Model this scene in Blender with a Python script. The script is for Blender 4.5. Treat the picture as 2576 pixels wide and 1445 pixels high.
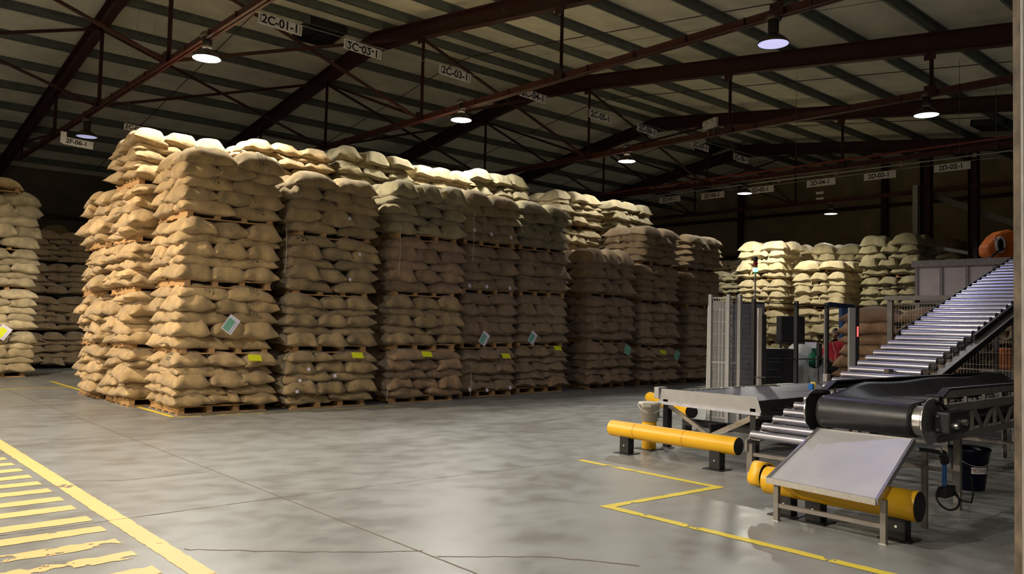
import bpy, bmesh, math, random
import numpy as np
from mathutils import Vector, Matrix
for o in list(bpy.data.objects): bpy.data.objects.remove(o, do_unlink=True)
S = bpy.context.scene
COL = S.collection
PI = math.pi
R = math.radians

# ------------------------------------------------------------------ camera
YAW, PITCH, ROLL, FPX, EYE = R(41.885), R(2.544), R(1.3895), 2020.0, 1.7
fwd = Vector((math.sin(YAW)*math.cos(PITCH), math.cos(YAW)*math.cos(PITCH), math.sin(PITCH)))
rgt = fwd.cross(Vector((0, 0, 1))).normalized(); upv = rgt.cross(fwd)
cr, sr = math.cos(ROLL), math.sin(ROLL)
CR = cr*rgt + sr*upv; CU = -sr*rgt + cr*upv
cam = bpy.data.cameras.new('camera'); camo = bpy.data.objects.new('camera', cam); COL.objects.link(camo)
cam.sensor_width = 36; cam.lens = FPX/2576*36; cam.clip_end = 200; cam.clip_start = 0.05
camo.matrix_world = Matrix(((CR.x, CU.x, -fwd.x, 0), (CR.y, CU.y, -fwd.y, 0), (CR.z, CU.z, -fwd.z, EYE), (0, 0, 0, 1)))
S.camera = camo
def depth_of(p): return (Vector(p)-Vector((0, 0, EYE))).dot(fwd)

# ------------------------------------------------------------------ world, exposure
W = bpy.data.worlds.new('world'); S.world = W; W.use_nodes = True
W.node_tree.nodes['Background'].inputs[0].default_value = (0.55, 0.6, 0.75, 1)
W.node_tree.nodes['Background'].inputs[1].default_value = 0.007
S.view_settings.view_transform = 'Standard'; S.view_settings.look = 'None'
S.view_settings.gamma = 1; S.view_settings.use_curve_mapping = False
S.view_settings.exposure = 0.0

K = 1.05
def KP(x, y, z): return (K*x, K*y, EYE+K*(z-EYE))      # roof survey scale about the eye point
# lamps: (x, y, z, watts, colour, lens emission, beam degrees)
LAMPS = [
 (5.24, 14.04, 6.21, 1750, (1, 0.96, 0.86), 60, 165, 'blazing high bay lamp above the nearest sack stack'),
 (11.24, 14.42, 6.31, 1050, (1, 0.96, 0.86), 60, 165, 'blazing high bay lamp above the fourth front stack'),
 (17.24, 14.53, 6.29, 330, (1, 0.96, 0.86), 60, 165, 'blazing high bay lamp above the sixth front stack'),
 (5.24, 21.71, 6.03, 40, (1, 0.93, 0.74), 0.5, 150, 'dim high bay lamp at far left above the sign 2F-06-1'),
 (11.24, 6.55, 6.15, 150, (0.55, 0.52, 1.0), 0.85, 160, 'largest high bay lamp, violet lens, at the upper right'),
 (17.24, 6.55, 6.18, 150, (0.93, 0.94, 1.0), 5, 160, 'high bay lamp beside the steel jamb at the far right'),
 (23.24, 14.53, 6.14, 1700, (1, 0.97, 0.82), 5, 165, 'high bay lamp beside the sign 2D-05-1'),
 (29.24, 14.56, 6.12, 260, (0.95, 0.97, 1), 4, 150, 'farthest high bay lamp, in front of the end wall'),
 (5.24, 6.55, 6.15, 30, (1, 0.94, 0.82), 20, 165, 'high bay lamp over the open floor near the camera'),
 (-0.76, 6.55, 6.15, 1450, (1, 0.95, 0.86), 20, 165, 'high bay lamp over the left yellow walkway'),
 (-0.76, 14.3, 6.15, 4200, (1, 0.82, 0.62), 20, 165, 'high bay lamp over the left aisle'),
 (-6.76, 10.0, 6.15, 6500, (1, 0.8, 0.58), 20, 165, 'added unseen warm lamp far to the left of the walkway'),  # added out of view for warm light from the left
 (-0.76, -1.1, 6.0, 900, (1, 0.94, 0.84), 20, 165, 'added unseen lamp behind the camera, left one'),  # added out of view, bounces light off the floor to the roof
 (5.24, -1.1, 6.0, 120, (1, 0.94, 0.84), 20, 165, 'added unseen lamp behind the camera, right one'),  # added out of view as weak fill from the front
 (-0.76, 21.7, 6.1, 320, (1.0, .86, .66), 20, 165, 'added unseen lamp left of the pale far left stack'),  # added out of view to light the pale stack front
]

# ------------------------------------------------------------------ materials
def nodes(name):
    m = bpy.data.materials.new(name); m.use_nodes = True
    return m, m.node_tree, m.node_tree.nodes['Principled BSDF']
def setc(b, col, rough=.5, metal=0., spec=.5):
    b.inputs['Base Color'].default_value = (*col, 1); b.inputs['Roughness'].default_value = rough
    b.inputs['Metallic'].default_value = metal; b.inputs['Specular IOR Level'].default_value = spec
def N(nt, t, **k):
    n = nt.nodes.new(t)
    for a, v in k.items(): setattr(n, a, v)
    return n
def plain(name, col, rough=.5, metal=0., var=.12, scale=8., bump=0.02, rvar=.1, spec=.5):
    """procedural paint/metal/plastic: noise varies the colour and roughness a little"""
    m, nt, b = nodes(name); setc(b, col, rough, metal, spec)
    tc = N(nt, 'ShaderNodeTexCoord'); nz = N(nt, 'ShaderNodeTexNoise'); nz.inputs['Scale'].default_value = scale
    nz.inputs['Detail'].default_value = 4; nt.links.new(tc.outputs['Object'], nz.inputs['Vector'])
    cr = N(nt, 'ShaderNodeValToRGB'); e = cr.color_ramp.elements
    e[0].position = .3; e[1].position = .7
    e[0].color = (*[c*(1-var) for c in col], 1); e[1].color = (*[min(1, c*(1+var)) for c in col], 1)
    nt.links.new(nz.outputs['Fac'], cr.inputs['Fac']); nt.links.new(cr.outputs['Color'], b.inputs['Base Color'])
    mr = N(nt, 'ShaderNodeMapRange'); mr.inputs['To Min'].default_value = max(0.03, rough-rvar); mr.inputs['To Max'].default_value = min(1, rough+rvar)
    nt.links.new(nz.outputs['Fac'], mr.inputs['Value']); nt.links.new(mr.outputs['Result'], b.inputs['Roughness'])
    if bump:
        bp = N(nt, 'ShaderNodeBump'); bp.inputs['Strength'].default_value = bump*5; bp.inputs['Distance'].default_value = .01
        nt.links.new(nz.outputs['Fac'], bp.inputs['Height']); nt.links.new(bp.outputs['Normal'], b.inputs['Normal'])
    return m
def emis(name, col, strength, base=(.8, .8, .8)):
    m, nt, b = nodes(name); setc(b, base, .4)
    b.inputs['Emission Color'].default_value = (*col, 1); b.inputs['Emission Strength'].default_value = strength
    return m
def jute(name, col, sheen=.3, rough=.9):
    m, nt, b = nodes(name); setc(b, col, rough, 0, .15)
    tc = N(nt, 'ShaderNodeTexCoord'); L = nt.links.new; oi = N(nt, 'ShaderNodeObjectInfo')
    add = N(nt, 'ShaderNodeVectorMath', operation='ADD'); sc = N(nt, 'ShaderNodeVectorMath', operation='SCALE')
    L(oi.outputs['Location'], sc.inputs[0]); sc.inputs['Scale'].default_value = 3.7
    L(tc.outputs['Object'], add.inputs[0]); L(sc.outputs['Vector'], add.inputs[1])
    mp = N(nt, 'ShaderNodeMapping'); mp.inputs['Scale'].default_value = (1, .65, .25); L(add.outputs['Vector'], mp.inputs['Vector'])
    n1 = N(nt, 'ShaderNodeTexNoise'); n1.inputs['Scale'].default_value = 5; n1.inputs['Detail'].default_value = 6; L(mp.outputs['Vector'], n1.inputs['Vector'])
    n2 = N(nt, 'ShaderNodeTexNoise'); n2.inputs['Scale'].default_value = 130; n2.inputs['Detail'].default_value = 2; L(mp.outputs['Vector'], n2.inputs['Vector'])
    w1 = N(nt, 'ShaderNodeTexWave', wave_type='BANDS', bands_direction='X'); w1.inputs['Scale'].default_value = 95; w1.inputs['Distortion'].default_value = .8; L(mp.outputs['Vector'], w1.inputs['Vector'])
    w2 = N(nt, 'ShaderNodeTexWave', wave_type='BANDS', bands_direction='Y'); w2.inputs['Scale'].default_value = 140; w2.inputs['Distortion'].default_value = .8; L(mp.outputs['Vector'], w2.inputs['Vector'])
    a = N(nt, 'ShaderNodeMath', operation='ADD'); L(w1.outputs['Fac'], a.inputs[0]); L(w2.outputs['Fac'], a.inputs[1])
    cr = N(nt, 'ShaderNodeValToRGB'); e = cr.color_ramp.elements; e[0].position = .3; e[1].position = .72
    e[0].color = (col[0]*.66, col[1]*.62, col[2]*.55, 1); e[1].color = (col[0]*1.15, col[1]*1.12, col[2]*1.05, 1)
    mx = N(nt, 'ShaderNodeMath', operation='MULTIPLY_ADD'); L(n2.outputs['Fac'], mx.inputs[0]); mx.inputs[1].default_value = .7
    L(n1.outputs['Fac'], mx.inputs[2]); sb = N(nt, 'ShaderNodeMath', operation='SUBTRACT'); L(mx.outputs[0], sb.inputs[0]); sb.inputs[1].default_value = .34
    L(sb.outputs[0], cr.inputs['Fac'])
    hs = N(nt, 'ShaderNodeHueSaturation'); L(cr.outputs['Color'], hs.inputs['Color'])
    mr = N(nt, 'ShaderNodeMapRange'); mr.inputs['To Min'].default_value = .78; mr.inputs['To Max'].default_value = 1.15; L(oi.outputs['Random'], mr.inputs['Value'])
    L(mr.outputs['Result'], hs.inputs['Value']); L(hs.outputs['Color'], b.inputs['Base Color'])
    b1 = N(nt, 'ShaderNodeBump'); b1.inputs['Strength'].default_value = .55; b1.inputs['Distance'].default_value = .004; L(a.outputs[0], b1.inputs['Height'])
    b2 = N(nt, 'ShaderNodeBump'); b2.inputs['Strength'].default_value = .9; b2.inputs['Distance'].default_value = .05; L(n1.outputs['Fac'], b2.inputs['Height']); L(b1.outputs['Normal'], b2.inputs['Normal'])
    L(b2.outputs['Normal'], b.inputs['Normal'])
    b.inputs['Sheen Weight'].default_value = sheen
    return m
def wood(name, col):
    m, nt, b = nodes(name); setc(b, col, .8, 0, .2); L = nt.links.new
    tc = N(nt, 'ShaderNodeTexCoord'); mp = N(nt, 'ShaderNodeMapping'); mp.inputs['Scale'].default_value = (1.2, 14, 14); L(tc.outputs['Object'], mp.inputs['Vector'])
    n = N(nt, 'ShaderNodeTexNoise'); n.inputs['Scale'].default_value = 3; n.inputs['Detail'].default_value = 6; L(mp.outputs['Vector'], n.inputs['Vector'])
    cr = N(nt, 'ShaderNodeValToRGB'); e = cr.color_ramp.elements; e[0].color = (*[c*.6 for c in col], 1); e[1].color = (*[c*1.2 for c in col], 1); e[0].position = .3; e[1].position = .75
    L(n.outputs['Fac'], cr.inputs['Fac']); L(cr.outputs['Color'], b.inputs['Base Color'])
    bp = N(nt, 'ShaderNodeBump'); bp.inputs['Strength'].default_value = .3; bp.inputs['Distance'].default_value = .004; L(n.outputs['Fac'], bp.inputs['Height']); L(bp.outputs['Normal'], b.inputs['Normal'])
    return m
def concrete():
    m, nt, b = nodes('polished_concrete'); L = nt.links.new; setc(b, (.4, .4, .38), .3, 0, .5)
    tc = N(nt, 'ShaderNodeTexCoord')
    mp = N(nt, 'ShaderNodeMapping'); mp.inputs['Rotation'].default_value = (0, 0, R(38)); mp.inputs['Scale'].default_value = (1, 1.3, 1); L(tc.outputs['Object'], mp.inputs['Vector'])
    n1 = N(nt, 'ShaderNodeTexNoise'); n1.inputs['Scale'].default_value = .55; n1.inputs['Detail'].default_value = 8; n1.inputs['Roughness'].default_value = .55; n1.inputs['Distortion'].default_value = .15; L(mp.outputs['Vector'], n1.inputs['Vector'])
    n2 = N(nt, 'ShaderNodeTexNoise'); n2.inputs['Scale'].default_value = 2.6; n2.inputs['Detail'].default_value = 5; n2.inputs['Distortion'].default_value = .25; L(mp.outputs['Vector'], n2.inputs['Vector'])
    n3 = N(nt, 'ShaderNodeTexNoise'); n3.inputs['Scale'].default_value = 60; n3.inputs['Detail'].default_value = 3; L(tc.outputs['Object'], n3.inputs['Vector'])
    cr = N(nt, 'ShaderNodeValToRGB'); e = cr.color_ramp.elements
    e[0].position = .42; e[0].color = (.228, .228, .22, 1); e[1].position = .60; e[1].color = (.305, .32, .318, 1)
    x = cr.color_ramp.elements.new(.5); x.color = (.268, .278, .274, 1)
    ad = N(nt, 'ShaderNodeMath', operation='MULTIPLY_ADD'); ad.inputs[1].default_value = .45; L(n2.outputs['Fac'], ad.inputs[0]); 
    sc = N(nt, 'ShaderNodeMath', operation='MULTIPLY'); sc.inputs[1].default_value = .6; L(n1.outputs['Fac'], sc.inputs[0]); L(sc.outputs[0], ad.inputs[2])
    L(ad.outputs[0], cr.inputs['Fac'])
    mx = N(nt, 'ShaderNodeMix', data_type='RGBA', blend_type='MULTIPLY'); mx.inputs[0].default_value = .25
    L(cr.outputs['Color'], mx.inputs[6]); L(n3.outputs['Fac'], mx.inputs[7]); L(mx.outputs[2], b.inputs['Base Color'])
    mr = N(nt, 'ShaderNodeMapRange'); mr.inputs['From Min'].default_value = .3; mr.inputs['From Max'].default_value = .7; mr.inputs['To Min'].default_value = .32; mr.inputs['To Max'].default_value = .46
    L(n2.outputs['Fac'], mr.inputs['Value']); L(mr.outputs['Result'], b.inputs['Roughness'])
    return m
def worn_paint(name, col, wear, scale=5.):
    m, nt, b = nodes(name); L = nt.links.new; setc(b, col, .5, 0, .4)
    tc = N(nt, 'ShaderNodeTexCoord'); n = N(nt, 'ShaderNodeTexNoise'); n.inputs['Scale'].default_value = scale; n.inputs['Detail'].default_value = 8; n.inputs['Roughness'].default_value = .6
    L(tc.outputs['Object'], n.inputs['Vector'])
    cr = N(nt, 'ShaderNodeValToRGB'); cr.color_ramp.elements[0].position = wear; cr.color_ramp.elements[1].position = wear+.012
    L(n.outputs['Fac'], cr.inputs['Fac']); tr = N(nt, 'ShaderNodeBsdfTransparent'); ms = N(nt, 'ShaderNodeMixShader')
    L(cr.outputs['Color'], ms.inputs[0]); L(tr.outputs[0], ms.inputs[1]); L(b.outputs[0], ms.inputs[2]); L(ms.outputs[0], nt.nodes['Material Output'].inputs[0])
    n2 = N(nt, 'ShaderNodeTexNoise'); n2.inputs['Scale'].default_value = 3; n2.inputs['Detail'].default_value = 5; L(tc.outputs['Object'], n2.inputs['Vector'])
    c2 = N(nt, 'ShaderNodeValToRGB'); c2.color_ramp.elements[0].color = (*[c*.8 for c in col], 1); c2.color_ramp.elements[1].color = (*col, 1); L(n2.outputs['Fac'], c2.inputs['Fac']); L(c2.outputs['Color'], b.inputs['Base Color'])
    return m
def ribbed(name, col, axis, scale, rough=.8, depth=.02, laps=None):
    m, nt, b = nodes(name); L = nt.links.new; setc(b, col, rough, 0, .25)
    tc = N(nt, 'ShaderNodeTexCoord'); w = N(nt, 'ShaderNodeTexWave', wave_type='BANDS', bands_direction=axis); w.inputs['Scale'].default_value = scale; L(tc.outputs['Object'], w.inputs['Vector'])
    n = N(nt, 'ShaderNodeTexNoise'); n.inputs['Scale'].default_value = 1.2; n.inputs['Detail'].default_value = 6; L(tc.outputs['Object'], n.inputs['Vector'])
    cr = N(nt, 'ShaderNodeValToRGB'); e = cr.color_ramp.elements; e[0].position = .3; e[1].position = .7
    e[0].color = (*[c*.82 for c in col], 1); e[1].color = (*[c*1.12 for c in col], 1); L(n.outputs['Fac'], cr.inputs['Fac']); L(cr.outputs['Color'], b.inputs['Base Color'])
    bp = N(nt, 'ShaderNodeBump'); bp.inputs['Strength'].default_value = .4; bp.inputs['Distance'].default_value = depth; L(w.outputs['Fac'], bp.inputs['Height']); L(bp.outputs['Normal'], b.inputs['Normal'])
    return m

M = dict(
 concrete=concrete(), joint=plain('floor_joint_filler', (.15, .115, .085), .8),
 yline=worn_paint('worn_yellow_paint', (.84, .68, .07), .375, 4), ystripe=worn_paint('faded_yellow_walkway_paint', (.88, .61, .24), .365, 2.2),
 yold=worn_paint('peeling_yellow_paint', (.88, .61, .24), .47, 2.6),
 jtan=jute('jute_tan', (.60, .435, .22)), jbrown=jute('jute_brown', (.33, .235, .135)), jmid=jute('jute_mid', (.42, .31, .16)), jgreen=jute('jute_greenish', (.44, .375, .215)),  # tan raised, mid and brown darkened: colour carries part of the light falloff
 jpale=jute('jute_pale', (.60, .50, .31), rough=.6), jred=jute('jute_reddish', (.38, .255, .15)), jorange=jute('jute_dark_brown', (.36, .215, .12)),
 wood=wood('pallet_pine', (.50, .30, .13)), maroon=plain('maroon_primer_steel', (.042, .011, .009), .55, 0, .2), maroon_l=plain('maroon_tie_steel', (.085, .023, .018), .5, 0, .2),
 purlin=plain('galvanised_purlin', (.17, .19, .175), .55, .3, .2, 3), roof=ribbed('roof_lining', (.74, .71, .57), 'X', 12, .85, .01),
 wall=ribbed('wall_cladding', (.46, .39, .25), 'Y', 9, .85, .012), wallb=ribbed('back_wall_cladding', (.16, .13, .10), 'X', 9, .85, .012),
 steel=plain('brushed_stainless', (.62, .60, .57), .3, .9, .08, 30, .01), sheet=plain('stainless_sheet', (.62, .62, .64), .50, .55, .07, 2.5, .003, .08),
 roller=plain('galvanised_roller', (.62, .62, .72), .27, .9, .02, 3, 0, .02), frame=plain('grey_steel_frame', (.26, .235, .21), .5, .5, .12),
 dark=plain('dark_painted_steel', (.030, .028, .030), .5, .2, .2), blackp=plain('black_plastic', (.012, .012, .012), .5), belt=plain('black_rubber_belt', (.022, .022, .024), .42, 0, .3, 6, .02, .12),
 yplast=plain('yellow_barrier_plastic', (.86, .47, .012), .38, 0, .06, 3, 0), grey=plain('light_grey_paint', (.42, .41, .40), .5, .1, .06), greyd=plain('dark_grey_shutter', (.15, .145, .17), .55, .1, .15),
 white=plain('white_plastic', (.62, .60, .54), .5, 0, .05), whitec=ribbed('white_corrugated_panel', (.62, .62, .60), 'X', 6, .7, .02), black=plain('matt_black', (.01, .01, .01), .9, 0, .1), sign=plain('sign_board', (.90, .85, .80), .6, 0, .06),
 ink=plain('black_ink', (.012, .011, .012), .8), inkg=plain('dark_green_ink', (.03, .05, .04), .8), paper=plain('white_paper', (.72, .70, .82), .7, 0, .03), pgreen=plain('green_paper', (.18, .42, .30), .7, 0, .05), pyel=plain('yellow_card', (.72, .78, .01), .6, 0, .03),
 string=plain('white_string', (.75, .68, .55), .8), bulk=plain('white_bulk_bag_fabric', (.60, .63, .60), .6, 0, .1, 5, .06), green=plain('green_print', (.01, .14, .07), .6), red=plain('red_shirt_cloth', (.42, .012, .03), .8, 0, .2, 6, .03), trousers=plain('black_trouser_cloth', (.012, .012, .014), .9),
 skin=plain('skin', (.22, .115, .07), .55), hair=plain('black_hair', (.008, .007, .006), .6), orange=plain('orange_robot_cover', (.82, .19, .02), .55, 0, .2, 6, .06), hopper=plain('hopper_panel', (.62, .54, .50), .6, .1, .1, 3),
 blue=plain('blue_bucket_plastic', (.004, .007, .035), .45), bluev=plain('blue_valve_plastic', (.01, .16, .55), .4), bluet=plain('blue_tube', (.02, .09, .26), .4), rust=plain('rusty_galvanised_steel', (.12, .09, .06), .7, .2, .6, 9, .05, .2), rustw=plain('worn_white_edge', (.32, .30, .27), .5, .3, .2), redp=plain('red_door_edge', (.12, .015, .012), .6),
 heat=plain('lamp_heatsink', (.16, .13, .10), .45, .6, .1), shade=plain('lamp_shade_metal', (.10, .085, .07), .4, .7, .1), pipe=plain('red_sprinkler_pipe', (.22, .035, .022), .45), conduit=plain('galvanised_conduit', (.42, .42, .40), .4, .7), bluebeam=plain('blue_cross_bar', (.02, .05, .14), .5),
 em_green=emis('green_signal', (.08, 1, .35), 6), em_red=emis('red_signal', (1, .03, .03), 3), red_off=plain('red_lens', (.25, .01, .01), .3), amber=plain('amber_lens', (.45, .12, .01), .3), glass=plain('smoked_panel', (.03, .03, .032), .2),
)

# ------------------------------------------------------------------ mesh helpers
class MB:
    def __init__(s): s.v = []; s.f = []; s.sm = []
    def add(s, vs, fs, smooth=False):
        k = len(s.v); s.v += [tuple(p) for p in vs]; s.f += [tuple(i+k for i in f) for f in fs]; s.sm += [smooth]*len(fs); return s
    def box(s, a, b, rot=None, at=None):
        x0, y0, z0 = a; x1, y1, z1 = b
        vs = [Vector(p) for p in ((x0, y0, z0), (x1, y0, z0), (x1, y1, z0), (x0, y1, z0), (x0, y0, z1), (x1, y0, z1), (x1, y1, z1), (x0, y1, z1))]
        if rot is not None: vs = [rot @ p for p in vs]
        if at is not None: vs = [p+Vector(at) for p in vs]
        return s.add(vs, [(0, 3, 2, 1), (4, 5, 6, 7), (0, 1, 5, 4), (1, 2, 6, 5), (2, 3, 7, 6), (3, 0, 4, 7)])
    def bar(s, p, q, w, h, up=(0, 0, 1)):
        p = Vector(p); q = Vector(q); d = (q-p).normalized(); u = Vector(up)
        if abs(d.dot(u)) > .98: u = Vector((0, 1, 0))
        x = d.cross(u).normalized(); y = x.cross(d)
        vs = []
        for c in (p, q):
            for a, b in ((-1, -1), (1, -1), (1, 1), (-1, 1)): vs.append(c+x*(a*w/2)+y*(b*h/2))
        return s.add(vs, [(3, 2, 1, 0), (4, 5, 6, 7), (0, 1, 5, 4), (1, 2, 6, 5), (2, 3, 7, 6), (3, 0, 4, 7)])
    def cyl(s, p, q, r, n=16, r2=None, caps=True):
        p = Vector(p); q = Vector(q); d = (q-p).normalized(); u = Vector((0, 0, 1)) if abs(d.z) < .9 else Vector((1, 0, 0))
        x = d.cross(u).normalized(); y = d.cross(x); r2 = r if r2 is None else r2; vs = []
        for c, rr in ((p, r), (q, r2)):
            for i in range(n): a = 2*PI*i/n; vs.append(c+x*(rr*math.cos(a))+y*(rr*math.sin(a)))
        s.add(vs, [(i, (i+1) % n, n+(i+1) % n, n+i) for i in range(n)], True)
        if caps: s.add(vs[:n], [tuple(range(n-1, -1, -1))]); s.add(vs[n:], [tuple(range(n))])
        return s
    def lathe(s, prof, n=24, at=(0, 0, 0)):
        vs = []; k = len(prof)
        for i in range(n):
            a = 2*PI*i/n
            for r, z in prof: vs.append((at[0]+r*math.cos(a), at[1]+r*math.sin(a), at[2]+z))
        fs = [(i*k+j, ((i+1) % n)*k+j, ((i+1) % n)*k+j+1, i*k+j+1) for i in range(n) for j in range(k-1)]
        return s.add(vs, fs, True)
    def tube(s, pts, r, n=8):
        pts = [Vector(p) for p in pts]; vs = []; m = len(pts)
        for i, p in enumerate(pts):
            d = (pts[min(i+1, m-1)]-pts[max(i-1, 0)]).normalized(); u = Vector((0, 0, 1)) if abs(d.z) < .9 else Vector((1, 0, 0))
            x = d.cross(u).normalized(); y = d.cross(x)
            for j in range(n): a = 2*PI*j/n; vs.append(p+x*(r*math.cos(a))+y*(r*math.sin(a)))
        fs = [(i*n+j, i*n+(j+1) % n, (i+1)*n+(j+1) % n, (i+1)*n+j) for i in range(m-1) for j in range(n)]
        s.add(vs, fs, True); s.add(vs[:n], [tuple(range(n-1, -1, -1))]); s.add(vs[-n:], [tuple(range(n))]); return s
    def prism(s, poly, axis, a, b):
        """poly: 2D points; axis 'x','y','z' extruded from a to b"""
        def P(p, t): return {'x': (t, p[0], p[1]), 'y': (p[0], t, p[1]), 'z': (p[0], p[1], t)}[axis]
        n = len(poly); vs = [P(p, a) for p in poly]+[P(p, b) for p in poly]
        return s.add(vs, [tuple(range(n-1, -1, -1)), tuple(range(n, 2*n))]+[(i, (i+1) % n, n+(i+1) % n, n+i) for i in range(n)])
    def mesh(s, name, mat):
        me = bpy.data.meshes.new(name); me.from_pydata([tuple(p) for p in s.v], [], s.f)
        me.polygons.foreach_set('use_smooth', s.sm); me.materials.append(mat)
        bm = bmesh.new(); bm.from_mesh(me); bmesh.ops.recalc_face_normals(bm, faces=bm.faces); bm.to_mesh(me); bm.free()
        me.update(); return me
    def build(s, name, mat, parent=None, bevel=0):
        o = bpy.data.objects.new(name, s.mesh(name, mat)); COL.objects.link(o)
        if parent is not None: o.parent = parent
        if bevel:
            b = o.modifiers.new('bevel', 'BEVEL'); b.width = bevel; b.segments = 2; b.limit_method = 'ANGLE'
        return o
def thing(name, label, cat, loc=(0, 0, 0), rz=0, group=None, rot=None):
    o = bpy.data.objects.new(name, None); COL.objects.link(o); o.location = loc; o.rotation_euler = rot or (0, 0, rz)
    o.empty_display_size = .1; return tag(o, label, cat, group)
def tag(o, label=None, cat=None, group=None, kind=None):
    if label: o['label'] = label
    if cat: o['category'] = cat
    if group: o['group'] = group
    if kind: o['kind'] = kind
    return o
def copy_tree(o, parent=None):
    c = o.copy(); COL.objects.link(c)
    if parent is not None: c.parent = parent
    for ch in o.children: copy_tree(ch, c)
    return c
def text_mesh(txt, size, align='CENTER', space=1.0, bold=0.0):
    cu = bpy.data.curves.new('t', 'FONT'); cu.body = txt; cu.size = size; cu.align_x = align; cu.align_y = 'CENTER'; cu.space_character = space; cu.offset = bold
    o = bpy.data.objects.new('t', cu); COL.objects.link(o); bpy.context.view_layer.update()
    me = bpy.data.meshes.new_from_object(o); bpy.data.objects.remove(o); return me
def lettering(name, txt, size, mat, parent, loc, rot, scale=(1, 1, 1), bold=0, space=1.):
    me = text_mesh(txt, size, space=space, bold=size*.022); me.materials.clear(); me.materials.append(mat)
    o = bpy.data.objects.new(name, me); COL.objects.link(o); o.parent = parent; o.location = loc; o.rotation_euler = rot; o.scale = scale
    return o

# ------------------------------------------------------------------ floor
fl = MB().box((-14, -6, -.2), (37.2, 35.7, 0)).build('floor', M['concrete']); tag(fl, kind='structure')
def strip(pts, w, z=.002, name='painted_line', mat='yline', jag=.006, seed=1, seg=.06):
    rnd = random.Random(seed); p = Vector((*pts[0], 0)); q = Vector((*pts[1], 0)); d = q-p; n = max(2, int(d.length/seg)); nrm = Vector((-d.y, d.x, 0)).normalized()
    vs = []; 
    for i in range(n+1):
        c = p+d*(i/n)
        vs.append(c+nrm*(w/2+rnd.uniform(-jag, jag))+Vector((0, 0, z))); vs.append(c-nrm*(w/2+rnd.uniform(-jag, jag))+Vector((0, 0, z)))
    return MB().add(vs, [(2*i, 2*i+1, 2*i+3, 2*i+2) for i in range(n)]).build(name, M[mat], fl)
# left walkway: thick edge line and its rungs
strip(((2.055, 13.2), (2.10, 5.2)), .15, .003, 'walkway_edge_line', 'ystripe', .006, 3)
strip(((2.10, 5.2), (2.13, 2.0)), .15, .003, 'walkway_edge_line', 'yold', .02, 4)
for i, y in enumerate([12.1, 11.62, 11.2, 10.75, 10.33, 9.9, 9.46, 9.05, 8.63, 8.18, 7.76, 7.27, 6.87]):
    strip(((0.15, y), (1.92, y+.02)), .19, .003, 'walkway_rung', 'ystripe', .008, 20+i)
for i, y in enumerate([6.42, 6.0, 5.57, 5.15]):
    strip(((0.15, y), (1.90, y+.02)), .18, .003, 'walkway_rung', 'yold', .02, 50+i)
# zigzag hazard line in front of the conveyors
for i, (a, b) in enumerate([((7.44, 6.95), (7.44, 4.95)), ((7.50, 4.93), (5.72, 5.03)), ((5.77, 5.06), (5.84, 1.0))]): strip((a, b), .10, .0025+.0005*i, 'hazard_line', 'yline', .006, 70+i)
strip(((5.35, 2.05), (5.35, 1.0)), .1, .0025, 'hazard_line', 'yline', .006, 90)
# bay lines along and behind the stacks
strip(((4.80, 13.7), (4.80, 22.1)), .09, .0025, 'bay_line', 'yline', .006, 80)
strip(((1.0, 20.2), (4.75, 20.2)), .09, .0028, 'bay_line', 'yline', .006, 81)
strip(((4.84, 13.62), (9.0, 13.35)), .05, .0028, 'bay_line', 'yline', .02, 82)
# sawn joints and cracks
strip(((3.53, 23.0), (3.53, 2.0)), .014, .0015, 'floor_joint', 'joint', .002, 5)
strip(((0, 7.12), (3.53, 7.12)), .010, .0035, 'floor_joint', 'joint', .003, 6)
strip(((3.53, 7.12), (7.4, 6.93)), .007, .0015, 'floor_joint', 'joint', .003, 7)
def crack(pts, w, seed):
    rnd = random.Random(seed); P = []
    for (a, b) in zip(pts[:-1], pts[1:]):
        for k in range(10):
            t = k/10; P.append(Vector((a[0]+(b[0]-a[0])*t+rnd.uniform(-.012, .012), a[1]+(b[1]-a[1])*t+rnd.uniform(-.012, .012), .0016)))
    vs = []
    for i, p in enumerate(P):
        ww = w*rnd.uniform(.5, 1.2); vs += [p+Vector((ww/2, ww/2, 0)), p-Vector((ww/2, ww/2, 0))]
    MB().add(vs, [(2*i, 2*i+1, 2*i+3, 2*i+2) for i in range(len(P)-1)]).build('floor_crack', M['joint'], fl)
crack([(2.17, 9.0), (2.6, 8.75), (3.0, 8.75), (3.53, 8.72)], .011, 1)
crack([(2.2, 5.95), (2.6, 5.6), (3.2, 5.1), (3.6, 4.85)], .013, 2)
crack([(3.56, 4.7), (4.2, 4.2), (4.6, 3.6)], .012, 3)
crack([(4.4, 8.0), (4.8, 8.2), (5.1, 8.6)], .008, 4)
crack([(8.2, 9.3), (10.2, 10.2), (13, 10.9)], .01, 5)

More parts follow.
